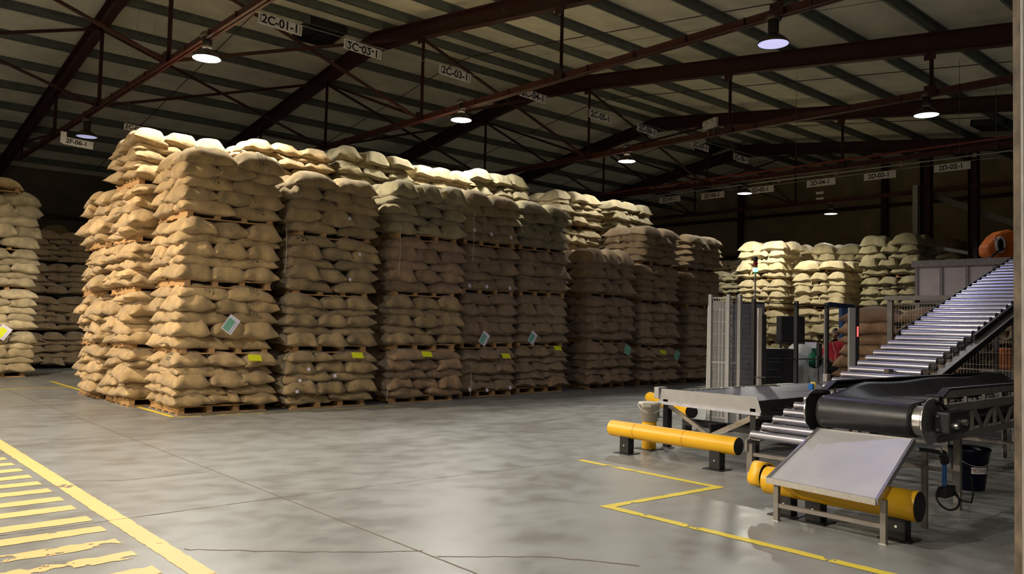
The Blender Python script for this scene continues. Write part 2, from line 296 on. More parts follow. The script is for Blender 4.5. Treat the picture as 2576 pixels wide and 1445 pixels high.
# ------------------------------------------------------------------ roof shell, frames
RY = 18.2*K
def zb(y): return EYE+K*7.2-.123*(RY-y) if y < RY else EYE+K*7.2-.163*(y-RY)     # rafter soffit
def zp(y): return zb(y)+.45                                                # purlin seat
Y0, Y1, XW, XE = -2.2, 35.5, -8.0, 37.0
ce = MB().add([(XW, Y0, zp(Y0)+.21), (XE, Y0, zp(Y0)+.21), (XE, RY, zp(RY)+.21), (XW, RY, zp(RY)+.21), (XW, Y1, zp(Y1)+.21), (XE, Y1, zp(Y1)+.21),
               (XW, Y0, zp(Y0)+.3), (XE, Y0, zp(Y0)+.3), (XE, RY, zp(RY)+.3), (XW, RY, zp(RY)+.3), (XW, Y1, zp(Y1)+.3), (XE, Y1, zp(Y1)+.3)],
              [(0, 1, 2, 3), (3, 2, 5, 4), (6, 9, 8, 7), (9, 10, 11, 8), (0, 6, 7, 1), (4, 5, 11, 10), (0, 3, 9, 6), (3, 4, 10, 9), (1, 7, 8, 2), (2, 8, 11, 5)]).build('ceiling', M['roof'])
tag(ce, kind='structure')
ys = [K*v for v in [6.4+1.69*k for k in range(-5, 7)]+[17.75, 18.65]+[20.15+1.555*k for k in range(0, 9)]]
pm = {}
for y in ys:
    s = .123 if y < RY else -.163; a = math.atan(s)
    mb = MB(); rot = Matrix.Rotation(a, 3, 'X')
    for bx in (((XW, -.008, 0), (XE, .008, .21)), ((XW, -.008, 0), (XE, .07, .008)), ((XW, -.07, .2), (XE, .008, .21)), ((XW, .062, 0), (XE, .07, .025))): mb.box(*bx, rot=rot)
    key = s
    if key not in pm: pm[key] = mb.mesh('purlin', M['purlin'])
    o = bpy.data.objects.new('purlin', pm[key]); COL.objects.link(o); o.parent = ce; o.location = (0, y, zp(y))
for xm in [K*v for v in (2.24, 8.24, 14.24, 20.24, 26.24, 32.24)]:        # anti-sag rods between the purlins
    mb = MB()
    for a, b in zip(ys[:-1], ys[1:]): mb.cyl((xm, a, zp(a)+.06), (xm, b, zp(b)+.06), .012, 6)
    mb.build('sag_rod', M['maroon'], ce)
# roof sheet laps
for x in (8.9, 12.9, 16.2, 20.4, 24.6, 28.2, 31.8):
    MB().add([(x, Y0, zp(Y0)+.205), (x+.02, Y0, zp(Y0)+.205), (x+.02, RY, zp(RY)+.205), (x, RY, zp(RY)+.205)], [(0, 1, 2, 3)]).build('sheet_lap', M['wallb'], ce)
NY = [K*v for v in (6.45, 11.22, 16.0, 20.75, 25.1, 29.4)]
FX = [K*v for v in (-.76, 5.24, 11.24, 17.24, 23.24, 29.24)]
def rafter_profile():
    mb = MB(); pts = [Y0, RY-1.8, RY, RY+1.8, Y1]
    def off(y): return .10 if abs(y-RY) < .1 else 0
    for (h0, h1, w) in ((0, .02, .2), (.42, .44, .2), (.02, .42, .014)):
        for a, b in zip(pts[:-1], pts[1:]):
            z = lambda y, h: zb(y)+h-(off(y) if h < .4 else 0)
            vs = [(sx*w/2, y, z(y, h)) for y in (a, b) for h in (h0, h1) for sx in (-1, 1)]
            mb.add(vs, [(0, 1, 3, 2), (4, 6, 7, 5), (0, 4, 5, 1), (2, 3, 7, 6), (0, 2, 6, 4), (1, 5, 7, 3)])
    return mb
rm = rafter_profile().mesh('rafter', M['maroon'])
ZT = EYE+4.94*K
hm = {}
for i, x in enumerate(FX):
    r = bpy.data.objects.new('rafter', rm); COL.objects.link(r); r.parent = ce; r.location = (x, 0, 0)
    t = MB().box((-.07, Y0, -.09), (.07, 31.5, -.075)).box((-.012, Y0, -.09), (.012, 31.5, .07))
    for k in range(26): t.box((-.05, Y0+1.2*k, -.09), (.05, Y0+1.2*k+.012, .07))
    t = t.build('bottom_tie', M['maroon_l'], r); t.location = (0, 0, ZT)
    for y in NY:
        h = zb(y)-ZT
        mb = MB().box((-.045, -.006, 0), (.045, .006, h)).box((-.006, -.045, 0), (.006, .045, h)).box((-.1, -.12, -.1), (-.085, .12, .14)).box((-.1, -.12, h-.16), (-.085, .12, h))
        for bx in (-.08, .08):
            for bz in (-.06, .08): mb.cyl((-.115, bx, bz), (-.1, bx, bz), .014, 6)
        h_ = mb.build('hanger', M['maroon'], r); h_.location = (0, y, ZT)
    for a, b in ((2, 3), (3, 4), (4, 5)):     # in-plane diagonals
        MB().bar((0, NY[a], ZT), (0, NY[b], zb(NY[b])), .05, .07).build('diagonal_brace', M['maroon'], r)
    if i < len(FX)-1:
        for y in NY[2:4]:                     # longitudinal cross bracing
            MB().bar((0.05, y, ZT), (6*K-.05, y, zb(y)), .06, .07).build('cross_brace', M['maroon'], r)
            MB().bar((0.05, y+.08, zb(y)), (6*K-.05, y+.08, ZT), .06, .06).build('cross_brace', M['maroon'], r)
# roof vents (dark boxed openings with a fan)
for (x, y) in ((10.1*K, 19.15*K), (28.4*K, 19.3*K), (27.7*K, 8.5*K)):
    s = .123 if y < RY else -.163
    v = MB(); a = R(0)
    v.box((-.55, -.55, -.06), (-.5, .55, .14)).box((.5, -.55, -.06), (.55, .55, .14)).box((-.55, -.55, -.06), (.55, -.5, .14)).box((-.55, .5, -.06), (.55, .55, .14)).box((-.5, -.5, .1), (.5, .5, .13))
    vo = v.build('roof_vent', M['dark'], ce); vo.location = (x, y, zp(y)+.06); vo.rotation_euler = (math.atan(s), 0, 0)
    f = MB().cyl((0, 0, 0), (0, 0, .05), .08, 12)
    for k in range(4): f.box((.05, -.07, .02), (.42, .07, .03), rot=Matrix.Rotation(k*PI/2, 3, 'Z'))
    f.build('fan_blades', M['black'], vo)

# ------------------------------------------------------------------ walls
we = MB().add([(36.9, Y0, 0), (36.9, Y1, 0), (36.9, Y1, zp(Y1)+.3), (36.9, RY, zp(RY)+.3), (36.9, Y0, zp(Y0)+.3)]+[(37.1, Y0, 0), (37.1, Y1, 0), (37.1, Y1, zp(Y1)+.3), (37.1, RY, zp(RY)+.3), (37.1, Y0, zp(Y0)+.3)],
     [(0, 1, 2, 3, 4), (9, 8, 7, 6, 5)]+[(i, 5+i, 5+(i+1) % 5, (i+1) % 5) for i in range(5)]).build('wall_right', M['wall']); tag(we, kind='structure')
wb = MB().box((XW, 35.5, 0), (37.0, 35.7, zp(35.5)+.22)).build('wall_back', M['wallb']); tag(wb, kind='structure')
for z in (5.4, 7.42, 3.4): MB().box((36.7, Y0, z-.07), (36.9, Y1, z+.07)).build('girt', M['frame'] if z == 7.15 else M['maroon'], we)
MB().box((36.65, Y0, 7.86), (36.9, 25, 7.96)).build('girt', M['maroon'], we)
for y in [K*v for v in (1.0, 8.0, 14.95, 22.0, 28.5)]: MB().box((36.5, y-.13, 0), (36.7, y+.13, zp(y))).build('column', M['maroon'], we)
for z in (2.0, 3.7, 5.4): MB().box((XW, 35.35, z-.07), (36.9, 35.5, z+.07)).build('girt', M['maroon'], wb)
for x in FX: MB().box((x-.12, 35.25, 0), (x+.12, 35.49, 6.4)).build('column', M['maroon'], wb)

# interior columns
def column(x, y, lab, w=.34):
    t = thing('steel_column', lab, 'column', (x, y, 0))
    h = zb(y)-.01
    MB().box((-w/2, -w/2, .02), (w/2, -w/2+.02, h)).box((-w/2, w/2-.02, .02), (w/2, w/2, h)).box((-.01, -w/2, .02), (.01, w/2, h)).build('shaft', M['maroon'], t)
    MB().box((-.25, -.25, 0), (.25, .25, .02)).build('base_plate', M['maroon'], t); return t
column(29.24*K, 11.1*K, 'maroon steel column with a grey duct on its left side')
column(29.24*K, 9.6*K, 'maroon steel column right of the one with the grey duct', .3)
d = MB().box((30.42, 11.86, .0), (30.6, 12.04, 7.1)).build('cable_duct', M['grey'], None, .01); tag(d, 'light grey vertical cable duct fixed beside the maroon column', 'cable duct')
b = MB().bar((31.1, 11.2*K, 6.85), (31.1, 6.6*K, 4.55), .1, .2).build('brace_beam', M['frame']); tag(b, 'dark steel diagonal brace behind the two maroon columns, upper one', 'brace')
b = MB().bar((31.1, 11.2*K, 4.9), (31.1, 8.2*K, 4.15), .1, .12).build('brace_beam', M['grey']); tag(b, 'light grey diagonal beam just above the hopper panel', 'brace')

# door jamb right beside the camera
j = thing('trim_1', None, None, (3.395, .955, 0), -YAW); j['kind'] = 'structure'
MB().box((-.002, -.02, 0), (.004, -.005, 5.2)).build('bright_edge', M['rustw'], j)
MB().box((.004, -.01, 0), (.045, .05, 5.2)).box((.012, -.03, 0), (.028, -.01, 5.2)).build('jamb_channel', M['rust'], j)
MB().box((.050, .0, 0), (.075, .05, 5.2)).build('red_edge', M['redp'], j)

# ------------------------------------------------------------------ lamps
def make_lamp():
    t = thing('high_bay_lamp', '', 'lamp')
    MB().lathe([(.255, 0), (.25, .03), (.19, .10), (.085, .18), (.08, .18), (.18, .095), (.245, .005), (.255, 0)], 28).build('shade', M['shade'], t)
    h = MB()
    for k in range(20):
        a = 2*PI*k/20; h.box((.04, -.003, .18), (.088, .003, .42), rot=Matrix.Rotation(a, 3, 'Z'))
    h.cyl((0, 0, .18), (0, 0, .42), .045, 12).build('heatsink', M['heat'], t)
    MB().lathe([(.0, .42), (.13, .40), (.125, .46), (.09, .50), (0, .50)], 16).build('driver_cap', M['heat'], t)
    MB().tube([(0, 0, .5), (.02, 0, .54), (0, 0, .58), (-.02, 0, .54), (0, 0, .5)], .007, 6).build('hook', M['conduit'], t)
    MB().lathe([(0, .012), (.12, .010), (.243, .006)], 28).build('lens', M['white'], t)
    return t
lp0 = make_lamp()
lamp_things = [lp0]+[copy_tree(lp0) for _ in LAMPS[1:]]
for i, (x, y, z, w, c, em, beam, lab) in enumerate(LAMPS):
    t = lamp_things[i]
    t.location = KP(x, y, z); t['label'] = lab; t['group'] = 'high bay lamps hanging from the roof ties'
    le = [o for o in t.children if o.name.startswith('lens')][0]
    le.data = le.data.copy(); le.data.materials.clear(); le.data.materials.append(emis('lamp_lens', c if em > 1 else (.60, .60, 1.0), em))
    ld = bpy.data.lights.new('lamp_light', 'SPOT'); ld.energy = w; ld.color = c; ld.spot_size = R(beam); ld.spot_blend = .45; ld.shadow_soft_size = .1
    ld.use_nodes = True; nt = ld.node_tree; em_ = nt.nodes['Emission']      # batwing optic: less light straight down
    tcn = nt.nodes.new('ShaderNodeTexCoord'); sx_ = nt.nodes.new('ShaderNodeSeparateXYZ'); ab = nt.nodes.new('ShaderNodeMath'); ab.operation = 'ABSOLUTE'
    mr_ = nt.nodes.new('ShaderNodeMapRange'); mr_.inputs['From Min'].default_value = .96; mr_.inputs['From Max'].default_value = .62; mr_.inputs['To Min'].default_value = .10; mr_.inputs['To Max'].default_value = 1
    nt.links.new(tcn.outputs['Normal'], sx_.inputs[0]); nt.links.new(sx_.outputs['Z'], ab.inputs[0]); nt.links.new(ab.outputs[0], mr_.inputs['Value']); nt.links.new(mr_.outputs['Result'], em_.inputs['Strength'])
    lo = bpy.data.objects.new('lamp_light', ld); COL.objects.link(lo); lo.parent = t; lo.location = (0, 0, -.03)

# ------------------------------------------------------------------ pallets and sacks
def make_pallet(w=1.58, d=1.40):
    t = thing('pallet', '', 'pallet')
    st = MB().box((-.05, -d/2+.01, .022), (.05, d/2-.01, .122)).mesh('stringer', M['wood'])
    tb = MB().box((-w/2, -.05, 0), (w/2, .05, .022)).mesh('deck_board', M['wood'])
    for k in range(4):
        o = bpy.data.objects.new('stringer', st); COL.objects.link(o); o.parent = t; o.location = (-w/2+.07+k*(w-.14)/3, 0, 0)
    for k in range(7):
        o = bpy.data.objects.new('deck_board', tb); COL.objects.link(o); o.parent = t; o.location = (0, -d/2+.05+k*(d-.1)/6, .122)
    for k in range(5):
        o = bpy.data.objects.new('bottom_board', tb); COL.objects.link(o); o.parent = t; o.location = (0, -d/2+.05+k*(d-.1)/4, 0)
    return t
pal0 = make_pallet(); pal_used = [False]
farpal = MB()
for k in range(4): farpal.box((-.75+.02+k*1.36/3, -.6, .022), (-.75+.12+k*1.36/3, .6, .122))
for k in range(4): farpal.box((-.75, -.62+k*.38, .122), (.75, -.5+k*.38, .144)).box((-.75, -.62+k*.38, 0), (.75, -.5+k*.38, .022))
farpal = farpal.mesh('pallet', M['wood'])

def surf(u, v, top, ph):
    """unit sack surface; u,v arrays in -1..1; returns x,y,z in unit box (+-.5)"""
    e = .965
    uu = np.clip(np.abs(u)/e, 0, 1); vv = np.clip(np.abs(v)/e, 0, 1)
    h = (1-uu**3.4)**.50*(1-vv**3.2)**.50
    x = .5*u*(1.0+.03*np.abs(v)**3-.02*(1-v*v)); y = .5*v*(1.0+.04*np.abs(u)**4-.03*(1-u*u))
    lump = .09*np.sin(2.6*u+ph[0])*np.cos(2.0*v+ph[1])+.045*np.sin(6*u*v+ph[2])+.03*np.sin(7*u+5*v+ph[3])
    wr = .075*np.sin(12*v+ph[0]+2*u)*np.abs(u)**4+.045*np.sin(13*u+ph[1])*np.abs(v)**4+.02*np.sin(17*v+9*u+ph[2])*np.abs(u)**2
    seam = -.20-.17*(.5*np.abs(u)**3+.5*np.abs(v)**3)+.07*np.sin(4*u+ph[2]+3*v)*np.maximum(np.abs(u), np.abs(v))**3
    if top: z = seam+h*(.78+lump)+wr*h**.5
    else: z = seam-h*(.30+lump*.5)
    x = x+.022*np.sin(5*v+ph[3])*np.abs(u)**2; y = y+.02*np.sin(6*u+ph[2])*np.abs(v)**2
    return x, y, z
PH = [[random.Random(100+k).uniform(0, 6.28) for _ in range(4)] for k in range(8)]
def sack_arrays(k, nu, nv):
    def g(n): 
        t = np.linspace(-1, 1, n+1); return np.sign(t)*np.abs(t)**.72
    U, V = np.meshgrid(g(nu), g(nv), indexing='ij'); vs = []; fs = []
    for top in (1, 0):
        x, y, z = surf(U, V, top, PH[k]); b = len(vs)*0 + (0 if top else (nu+1)*(nv+1))
        vs.append(np.stack([x.ravel(), y.ravel(), z.ravel()], 1))
        for i in range(nu):
            for j in range(nv):
                a = b+i*(nv+1)+j; q = (a, a+nv+1, a+nv+2, a+1); fs.append(q if top else q[::-1])
    return np.concatenate(vs), fs
def sack_mesh(k, nu=22, nv=16):
    v, f = sack_arrays(k, nu, nv); me = bpy.data.meshes.new('jute_sack'); me.from_pydata(v.tolist(), [], f)
    me.polygons.foreach_set('use_smooth', [True]*len(f)); me.materials.append(M['jtan'])
    bm = bmesh.new(); bm.from_mesh(me); bmesh.ops.remove_doubles(bm, verts=bm.verts, dist=1e-5); bm.to_mesh(me); bm.free(); return me
SM = [sack_mesh(k) for k in range(8)]
LO = [sack_arrays(k, 10, 8) for k in range(8)]
stuff = {}      # material -> list of (matrix, variant)
cands = []      # individual candidates
ORD = ['first', 'second', 'third', 'fourth', 'fifth', 'sixth']
def layer_spots(kind, w, d):
    if kind == 'A':   # three end-on in front, two side-on behind
        return [('front left', w/6, .43, 90), ('front middle', w/2, .43, 90), ('front right', w*5/6, .43, 90), ('back left', w/4, d-.29, 0), ('back right', w*3/4, d-.29, 0)]
    return [('front left', w/4, .29, 0), ('front right', w*3/4, .29, 0), ('back left', w/6, d-.43, 90), ('back middle', w/2, d-.43, 90), ('back right', w*5/6, d-.43, 90)]
def stack(name, x, y, tiers, mats, seed, w=1.72, rz=0, vis_left=False, front_from=0, side_right=False, nlay=5, skip_below=0, far=False, grp=None, cat='jute', near=True, pal=None, d=1.45, messy=1.0, toplayers=None, pat='0101'):
    """tiers: list of z of pallet bottoms plus the top z. (x,y) front-left corner; rz turns the stack about it"""
    rnd = random.Random(seed); ROT = Matrix.Rotation(R(rz), 4, 'Z'); base = Matrix.Translation((x, y, 0)) @ ROT
    nt = len(tiers)-1
    for ti in range(nt):
        z0, z1 = tiers[ti], tiers[ti+1]
        if ti < skip_below: continue
        mat = mats[ti % len(mats)]
        pc = base @ Vector((w/2, .03+d/2, z0))
        if pal is None or pal:
            isnear = near
            if isnear:
                p = pal0 if not pal_used[0] else copy_tree(pal0); pal_used[0] = True
            else:
                p = bpy.data.objects.new('pallet', farpal); COL.objects.link(p)
            p.location = pc+Vector((rnd.uniform(-.02, .02), rnd.uniform(-.02, .02), 0)); p.rotation_euler = (0, 0, R(rz)+rnd.uniform(-.015, .015))
            tag(p, 'wooden pallet under the %s tier of %s' % (ORD[ti], name), 'pallet', 'wooden pallets in the sack stacks')
        kinds = ['A' if (k+int(pat[ti % len(pat)])) % 2 == 0 else 'B' for k in range(nlay)]
        n3 = kinds.count('A'); n2 = nlay-n3; tA = (z1-z0-.144)/(n3+.54*n2); z = z0+.144
        kk = nlay if toplayers is None or ti < nt-1 else toplayers
        for li, kd in enumerate(kinds[:kk]):
            t = tA if kd == 'A' else tA*.54
            for (pos, lx, ly, ang) in layer_spots(kd, w, d):
                if rnd.random() < .0: continue
                top = (li == kk-1)
                jx, jy = rnd.uniform(-.04, .04)*messy, rnd.uniform(-.06, .035)*messy
                if 'front' in pos: jy += -.035 if kd == 'A' or li == kk-1 else .02
                L = .94*rnd.uniform(.95, 1.04); B = .64*rnd.uniform(.95, 1.06)
                if ang == 0: B *= 1.0; L *= .99
                T = t*(1.30 if kd == 'A' else 1.9)*rnd.uniform(.95, 1.08)
                if top: T *= 1.15 if ti == nt-1 else .90
                a2 = (-90 if ang == 90 else (0 if rnd.random() < .5 else 180))+rnd.uniform(-3.5, 3.5)*messy
                if ang == 90 and 'back' in pos: a2 += 180
                tilt = Matrix.Rotation(R(rnd.uniform(-4, 4)*messy), 4, 'X') @ Matrix.Rotation(R(rnd.uniform(-3.5, 3.5)*messy), 4, 'Y')
                m = base @ Matrix.Translation((lx+jx, ly+jy, z+t*(.60 if not top or ti == nt-1 else .50))) @ Matrix.Rotation(R(a2), 4, 'Z') @ tilt @ Matrix.Diagonal((L, B, T, 1))
                vis = ('front' in pos and ti >= front_from) or (vis_left and 'left' in pos) or (side_right and 'right' in pos) or (top and ti == nt-1 and ti >= front_from)
                k = rnd.randrange(8); dp = depth_of(m.translation)
                rec = dict(m=m, k=k, mat=mat, dp=dp, name=name, ti=ti, li=li, pos=pos, grp=grp or 'jute sacks in '+name, cat=cat, ang=ang)
                if vis and not far: cands.append(rec)
                else: stuff.setdefault(mat, []).append((m, k))
            z += t
T_ = 'jtan'
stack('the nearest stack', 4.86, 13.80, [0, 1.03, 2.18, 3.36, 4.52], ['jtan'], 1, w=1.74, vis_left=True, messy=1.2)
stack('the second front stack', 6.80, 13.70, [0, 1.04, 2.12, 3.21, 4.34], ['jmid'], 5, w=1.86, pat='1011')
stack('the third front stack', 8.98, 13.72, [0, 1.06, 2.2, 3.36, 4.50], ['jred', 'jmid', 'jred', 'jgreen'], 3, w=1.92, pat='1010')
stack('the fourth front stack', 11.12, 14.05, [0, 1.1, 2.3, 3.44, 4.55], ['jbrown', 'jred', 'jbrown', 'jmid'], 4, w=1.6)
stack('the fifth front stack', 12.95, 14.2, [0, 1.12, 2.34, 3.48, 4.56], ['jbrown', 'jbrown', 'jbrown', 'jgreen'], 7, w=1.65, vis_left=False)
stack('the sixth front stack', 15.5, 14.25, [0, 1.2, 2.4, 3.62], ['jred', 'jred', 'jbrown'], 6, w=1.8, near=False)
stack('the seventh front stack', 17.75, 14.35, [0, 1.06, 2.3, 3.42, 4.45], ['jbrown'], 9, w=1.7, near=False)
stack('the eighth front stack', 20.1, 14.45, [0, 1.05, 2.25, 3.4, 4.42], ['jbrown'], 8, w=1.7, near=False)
stack('the stack behind the nearest one', 4.55, 15.48, [0, 1.05, 2.04, 3.02, 4.06, 5.06], ['jtan'], 11, w=1.74, vis_left=True, front_from=4, messy=1.9)
stack('the third stack back in the left row', 4.5, 17.2, [0, 1.03, 2.02, 3.0, 4.06], ['jtan'], 12, w=1.74, vis_left=True, front_from=9, messy=2.2)
hi = [0, 1.1, 2.2, 3.3, 4.42, 5.42]
stack('the tall stack behind the second front one', 6.62, 15.5, hi[:-1]+[5.25], ['jtan'], 13, w=1.95, front_from=4, skip_below=3)
stack('the tall stack behind the third front one', 8.72, 15.5, hi, ['jgreen'], 14, w=1.95, front_from=4, skip_below=3)
stack('the tall stack behind the fourth front one', 10.85, 15.6, hi[:-1]+[5.35], ['jpale'], 15, w=1.6, front_from=4, skip_below=3)
stack('the tall stack behind the fifth front one', 12.6, 15.6, hi[:-1]+[5.5], ['jgreen'], 16, w=1.95, front_from=4, skip_below=3, near=False)
stack('the tall stack behind the sixth front one', 15.9, 15.9, hi, ['jpale'], 17, w=2.7-.9, front_from=3, skip_below=2, near=False, vis_left=True)
stack('the tall stack behind the seventh front one', 18.3, 15.9, hi, ['jgreen'], 18, w=1.8, front_from=4, skip_below=3, near=False)
stack('the stack behind the eighth front one', 20.3, 16.0, [0, 1.05, 2.25, 3.3, 4.0], ['jbrown'], 19, w=1.7, skip_below=2, near=False, far=True)
# far left stack beyond the aisle
stack('the pale far left stack', 3.0, 23.7, [0.0, 1.12, 2.18, 3.25, 4.62], ['jpale'], 21, side_right=True, near=False, grp='pale sacks in the far left stack', cat='pale')
# unlit stacks deep behind
stack('d', 5.05, 26.8, [0, 1.05, 2.1, 3.1, 4.0], ['jbrown'], 31, far=True, near=False, pal=False)
stack('d', 7.0, 26.8, [0, 1.05, 2.1, 3.1, 4.0], ['jbrown'], 32, far=True, near=False, pal=False)
stack('d', 4.9, 28.8, [0, 1.05, 2.1, 3.1, 4.3], ['jbrown'], 33, far=True, near=False, pal=False)
# far right stacks facing the aisle
D = dict(rz=-90, near=False, far=True)
stack('the first far aisle stack', 27.0, 17.15, [0, 1.15, 2.33, 3.52, 4.85], ['jpale'], 41, w=1.95, **D)
stack('the second far aisle stack', 27.0, 14.85, [0, 1.25, 2.42, 3.74, 4.9], ['jpale'], 42, w=1.95, toplayers=1, pat='0101', **D)
stack('the third far aisle stack', 27.0, 12.4, [0, 1.2, 2.4, 3.5, 4.8], ['jgreen'], 43, w=1.95, **D)
stack('the far aisle stack left of the signal tower', 28.2, 19.3, [0, 1.1, 2.2, 3.0, 3.9], ['jgreen'], 44, w=1.8, **D)
stack('the back stack behind the first far aisle stack', 29.2, 16.3, [0, 1.1, 2.2, 3.5, 4.85], ['jpale'], 45, w=1.9, skip_below=2, **D)
stack('the back stack behind the second far aisle stack', 29.0, 14.2, [0, 1.1, 2.2, 3.5, 4.75], ['jgreen'], 46, w=1.9, skip_below=2, **D)
stack('the dim stack beside the end wall', 33.0, 13.2, [0, 1.2, 2.6, 4.0, 5.2], ['jbrown'], 47, w=1.9, **D)
stack('the dim stack right of the maroon columns', 33.0, 11.0, [0, 1.2, 2.6, 4.0, 5.1], ['jbrown'], 48, w=1.9, **D)
for k, c in enumerate([(30.5, 19.8), (30.6, 21.6)]): stack('d', c[0], c[1], [0, 1.2, 2.4, 3.6, 4.6], ['jbrown'], 50+k, w=1.7, rz=-90, near=False, far=True, pal=False, skip_below=2)
# lone sack on a pallet crowning the far left stack
po = bpy.data.objects.new('pallet', farpal); COL.objects.link(po); po.location = (3.5, 24.3, 4.72); tag(po, 'wooden pallet on top of the pale far left stack', 'pallet', 'wooden pallets in the sack stacks')

# brown sacks piled on the roller conveyor
def one_sack(m, k, mat, label, grp, name='jute_sack'):
    o = bpy.data.objects.new(name, SM[k]); COL.objects.link(o); o.matrix_world = m
    o.material_slots[0].link = 'OBJECT'; o.material_slots[0].material = M[mat]
    return tag(o, label, 'sack', grp)
m = Matrix.Translation((3.85, 24.15, 4.96)) @ Matrix.Rotation(R(8), 4, 'Y') @ Matrix.Diagonal((1.0, .66, .3, 1))
one_sack(m, 3, 'jtan', 'lone tan sack on the pallet crowning the far left stack', 'pale sacks in the far left stack')
rb = random.Random(9)
for lay in range(6):
    for side in (0, 1):
        yy = (7.0 if lay > 1 else 7.12) if side == 0 else 5.85
        m = Matrix.Translation((15.85+rb.uniform(-.03, .03), yy+rb.uniform(-.04, .04), .80+.215*lay+.12)) @ Matrix.Rotation(R(90+rb.uniform(-4, 4)), 4, 'Z') @ Matrix.Rotation(R(rb.uniform(-2, 2)), 4, 'Y') @ Matrix.Diagonal((1.18, .75, .31, 1))
        one_sack(m, rb.randrange(8), 'jorange', 'plump brown sack, %s from the bottom in the %s column of the conveyor pile' % (ORD[lay], 'left' if side == 0 else 'right'), 'brown sacks piled at the roller conveyor')

# choose the 300 largest jute sacks as individuals
jc = sorted([c for c in cands if c['cat'] == 'jute'], key=lambda c: c['dp']); pc_ = [c for c in cands if c['cat'] != 'jute']
keep, rest = jc[:300], jc[300:]
for c in rest: stuff.setdefault(c['mat'], []).append((c['m'], c['k']))
index = {}
for c in keep+pc_:
    o = bpy.data.objects.new('jute_sack', SM[c['k']]); COL.objects.link(o); o.matrix_world = c['m']
    o.material_slots[0].link = 'OBJECT'; o.material_slots[0].material = M[c['mat']]
    tag(o, 'jute sack, %s of %s layer, %s tier, %s' % (c['pos'], ORD[c['li']], ORD[c['ti']], c['name'].replace('the ', '', 1)), 'sack', c['grp'])
    index[(c['name'], c['ti'], c['li'], c['pos'])] = (o, c)
for mat, L in stuff.items():
    V = []; F = []; off = 0
    for (m, k) in L:
        v, f = LO[k]; A = np.array(m); vv = v @ A[:3, :3].T + A[:3, 3]; V.append(vv); F.append(np.array(f)+off); off += len(v)
    V = np.concatenate(V); F = np.concatenate(F); me = bpy.data.meshes.new('stacked_sacks')
    me.vertices.add(len(V)); me.vertices.foreach_set('co', V.ravel()); me.loops.add(F.size); me.loops.foreach_set('vertex_index', F.ravel())
    me.polygons.add(len(F)); me.polygons.foreach_set('loop_start', np.arange(0, F.size, 4)); me.polygons.foreach_set('loop_total', np.full(len(F), 4)); me.polygons.foreach_set('use_smooth', np.ones(len(F), bool))
    me.update(calc_edges=True); me.materials.append(M[mat]); o = bpy.data.objects.new('stacked_sacks', me); COL.objects.link(o)
    tag(o, {'jmid': 'remaining mid-tan sacks behind the middle front stacks', 'jtan': 'remaining tan sacks inside and behind the near stacks', 'jred': 'remaining reddish sacks of the middle front stacks', 'jbrown': 'dim brown sacks of the far front stacks and beyond', 'jgreen': 'greenish sacks in the far stacks', 'jpale': 'pale cream sacks in the far stacks'}[mat], 'sacks', None, 'stuff')

# print on the sacks
def print_on(key, txt, size, u0, v0, turn=0, mat='ink', bold=1.2):
    if key not in index: return
    o, c = index[key]; me = text_mesh(txt, 1.0); n = len(me.vertices); co = np.zeros(n*3); me.vertices.foreach_get('co', co); co = co.reshape(-1, 3)*size
    bm = bmesh.new(); bm.from_mesh(me); bmesh.ops.triangulate(bm, faces=bm.faces); bmesh.ops.subdivide_edges(bm, edges=[e for e in bm.edges if e.calc_length()*size > .03], cuts=1); bmesh.ops.triangulate(bm, faces=bm.faces); bm.to_mesh(me); bm.free()
    n = len(me.vertices); co = np.zeros(n*3); me.vertices.foreach_get('co', co); co = co.reshape(-1, 3)*size
    sc = o.matrix_world.to_scale(); tx, ty = co[:, 0], co[:, 1]
    if turn: tx, ty = -ty, tx
    a = o.matrix_world.to_euler().z
    if c['ang'] == 90: v = v0+tx/(sc.y*.5); u = u0-ty/(sc.x*.5)     # end-on sack, viewer at +u
    else:
        flip = -1 if math.cos(a) < 0 else 1
        u = flip*(u0+tx/(sc.x*.5)); v = flip*(v0+ty/(sc.y*.5))
    u = np.clip(u, -.97, .97); v = np.clip(v, -.97, .97)
    x, y, z = surf(u, v, 1, PH[c['k']]); z = z+.012/sc.z*.35
    me.vertices.foreach_set('co', np.stack([x, y, z], 1).ravel()); me.materials.clear(); me.materials.append(M[mat]); me.update()
    p = bpy.data.objects.new('printed_text', me); COL.objects.link(p); p.parent = o
n2 = 'the second front stack'; n1 = 'the nearest stack'; n3 = 'the third front stack'
for ti, li, pos in ((2, 3, 'front left'), (2, 1, 'front middle'), (1, 2, 'front left'), (1, 2, 'front right'), (1, 4, 'front middle'), (0, 3, 'front right'), (0, 1, 'front middle'), (3, 3, 'front middle')):
    print_on((n2, ti, li, pos), 'For Export Only', .062, .80, 0)
print_on((n2, 0, 4, 'front left'), 'UGANDA', .12, .1, -.70, 1); print_on((n2, 2, 4, 'front left'), 'Ltd.\nUganda\nOnly', .085, -.5, -.70, 1)
for ti, li, pos in ((0, 4, 'front left'), (1, 4, 'front left'), (1, 4, 'front right'), (3, 4, 'front right'), (1, 2, 'front right'), (3, 0, 'front right'), (3, 2, 'front left')):
    print_on((n1, ti, li, pos), 'COFFEE\nEXPORT\nCROP', .06, .1, -.72, 1, 'inkg')
print_on((n1, 2, 3, 'front right'), 'COFFEE', .085, .1, -.70, 0, 'ink'); print_on((n1, 2, 1, 'front right'), 'COFFEE\nCROP', .07, .1, -.68, 1, 'ink')
print_on((n1, 3, 4, 'front left'), 'EXPORT', .10, -.1, -.55, 0, 'inkg')
for ti, li, pos in ((1, 4, 'front left'), (0, 3, 'front middle'), (3, 4, 'front right')): print_on((n3, ti, li, pos), 'EXPORT', .07, .1, -.7, 0, 'ink')

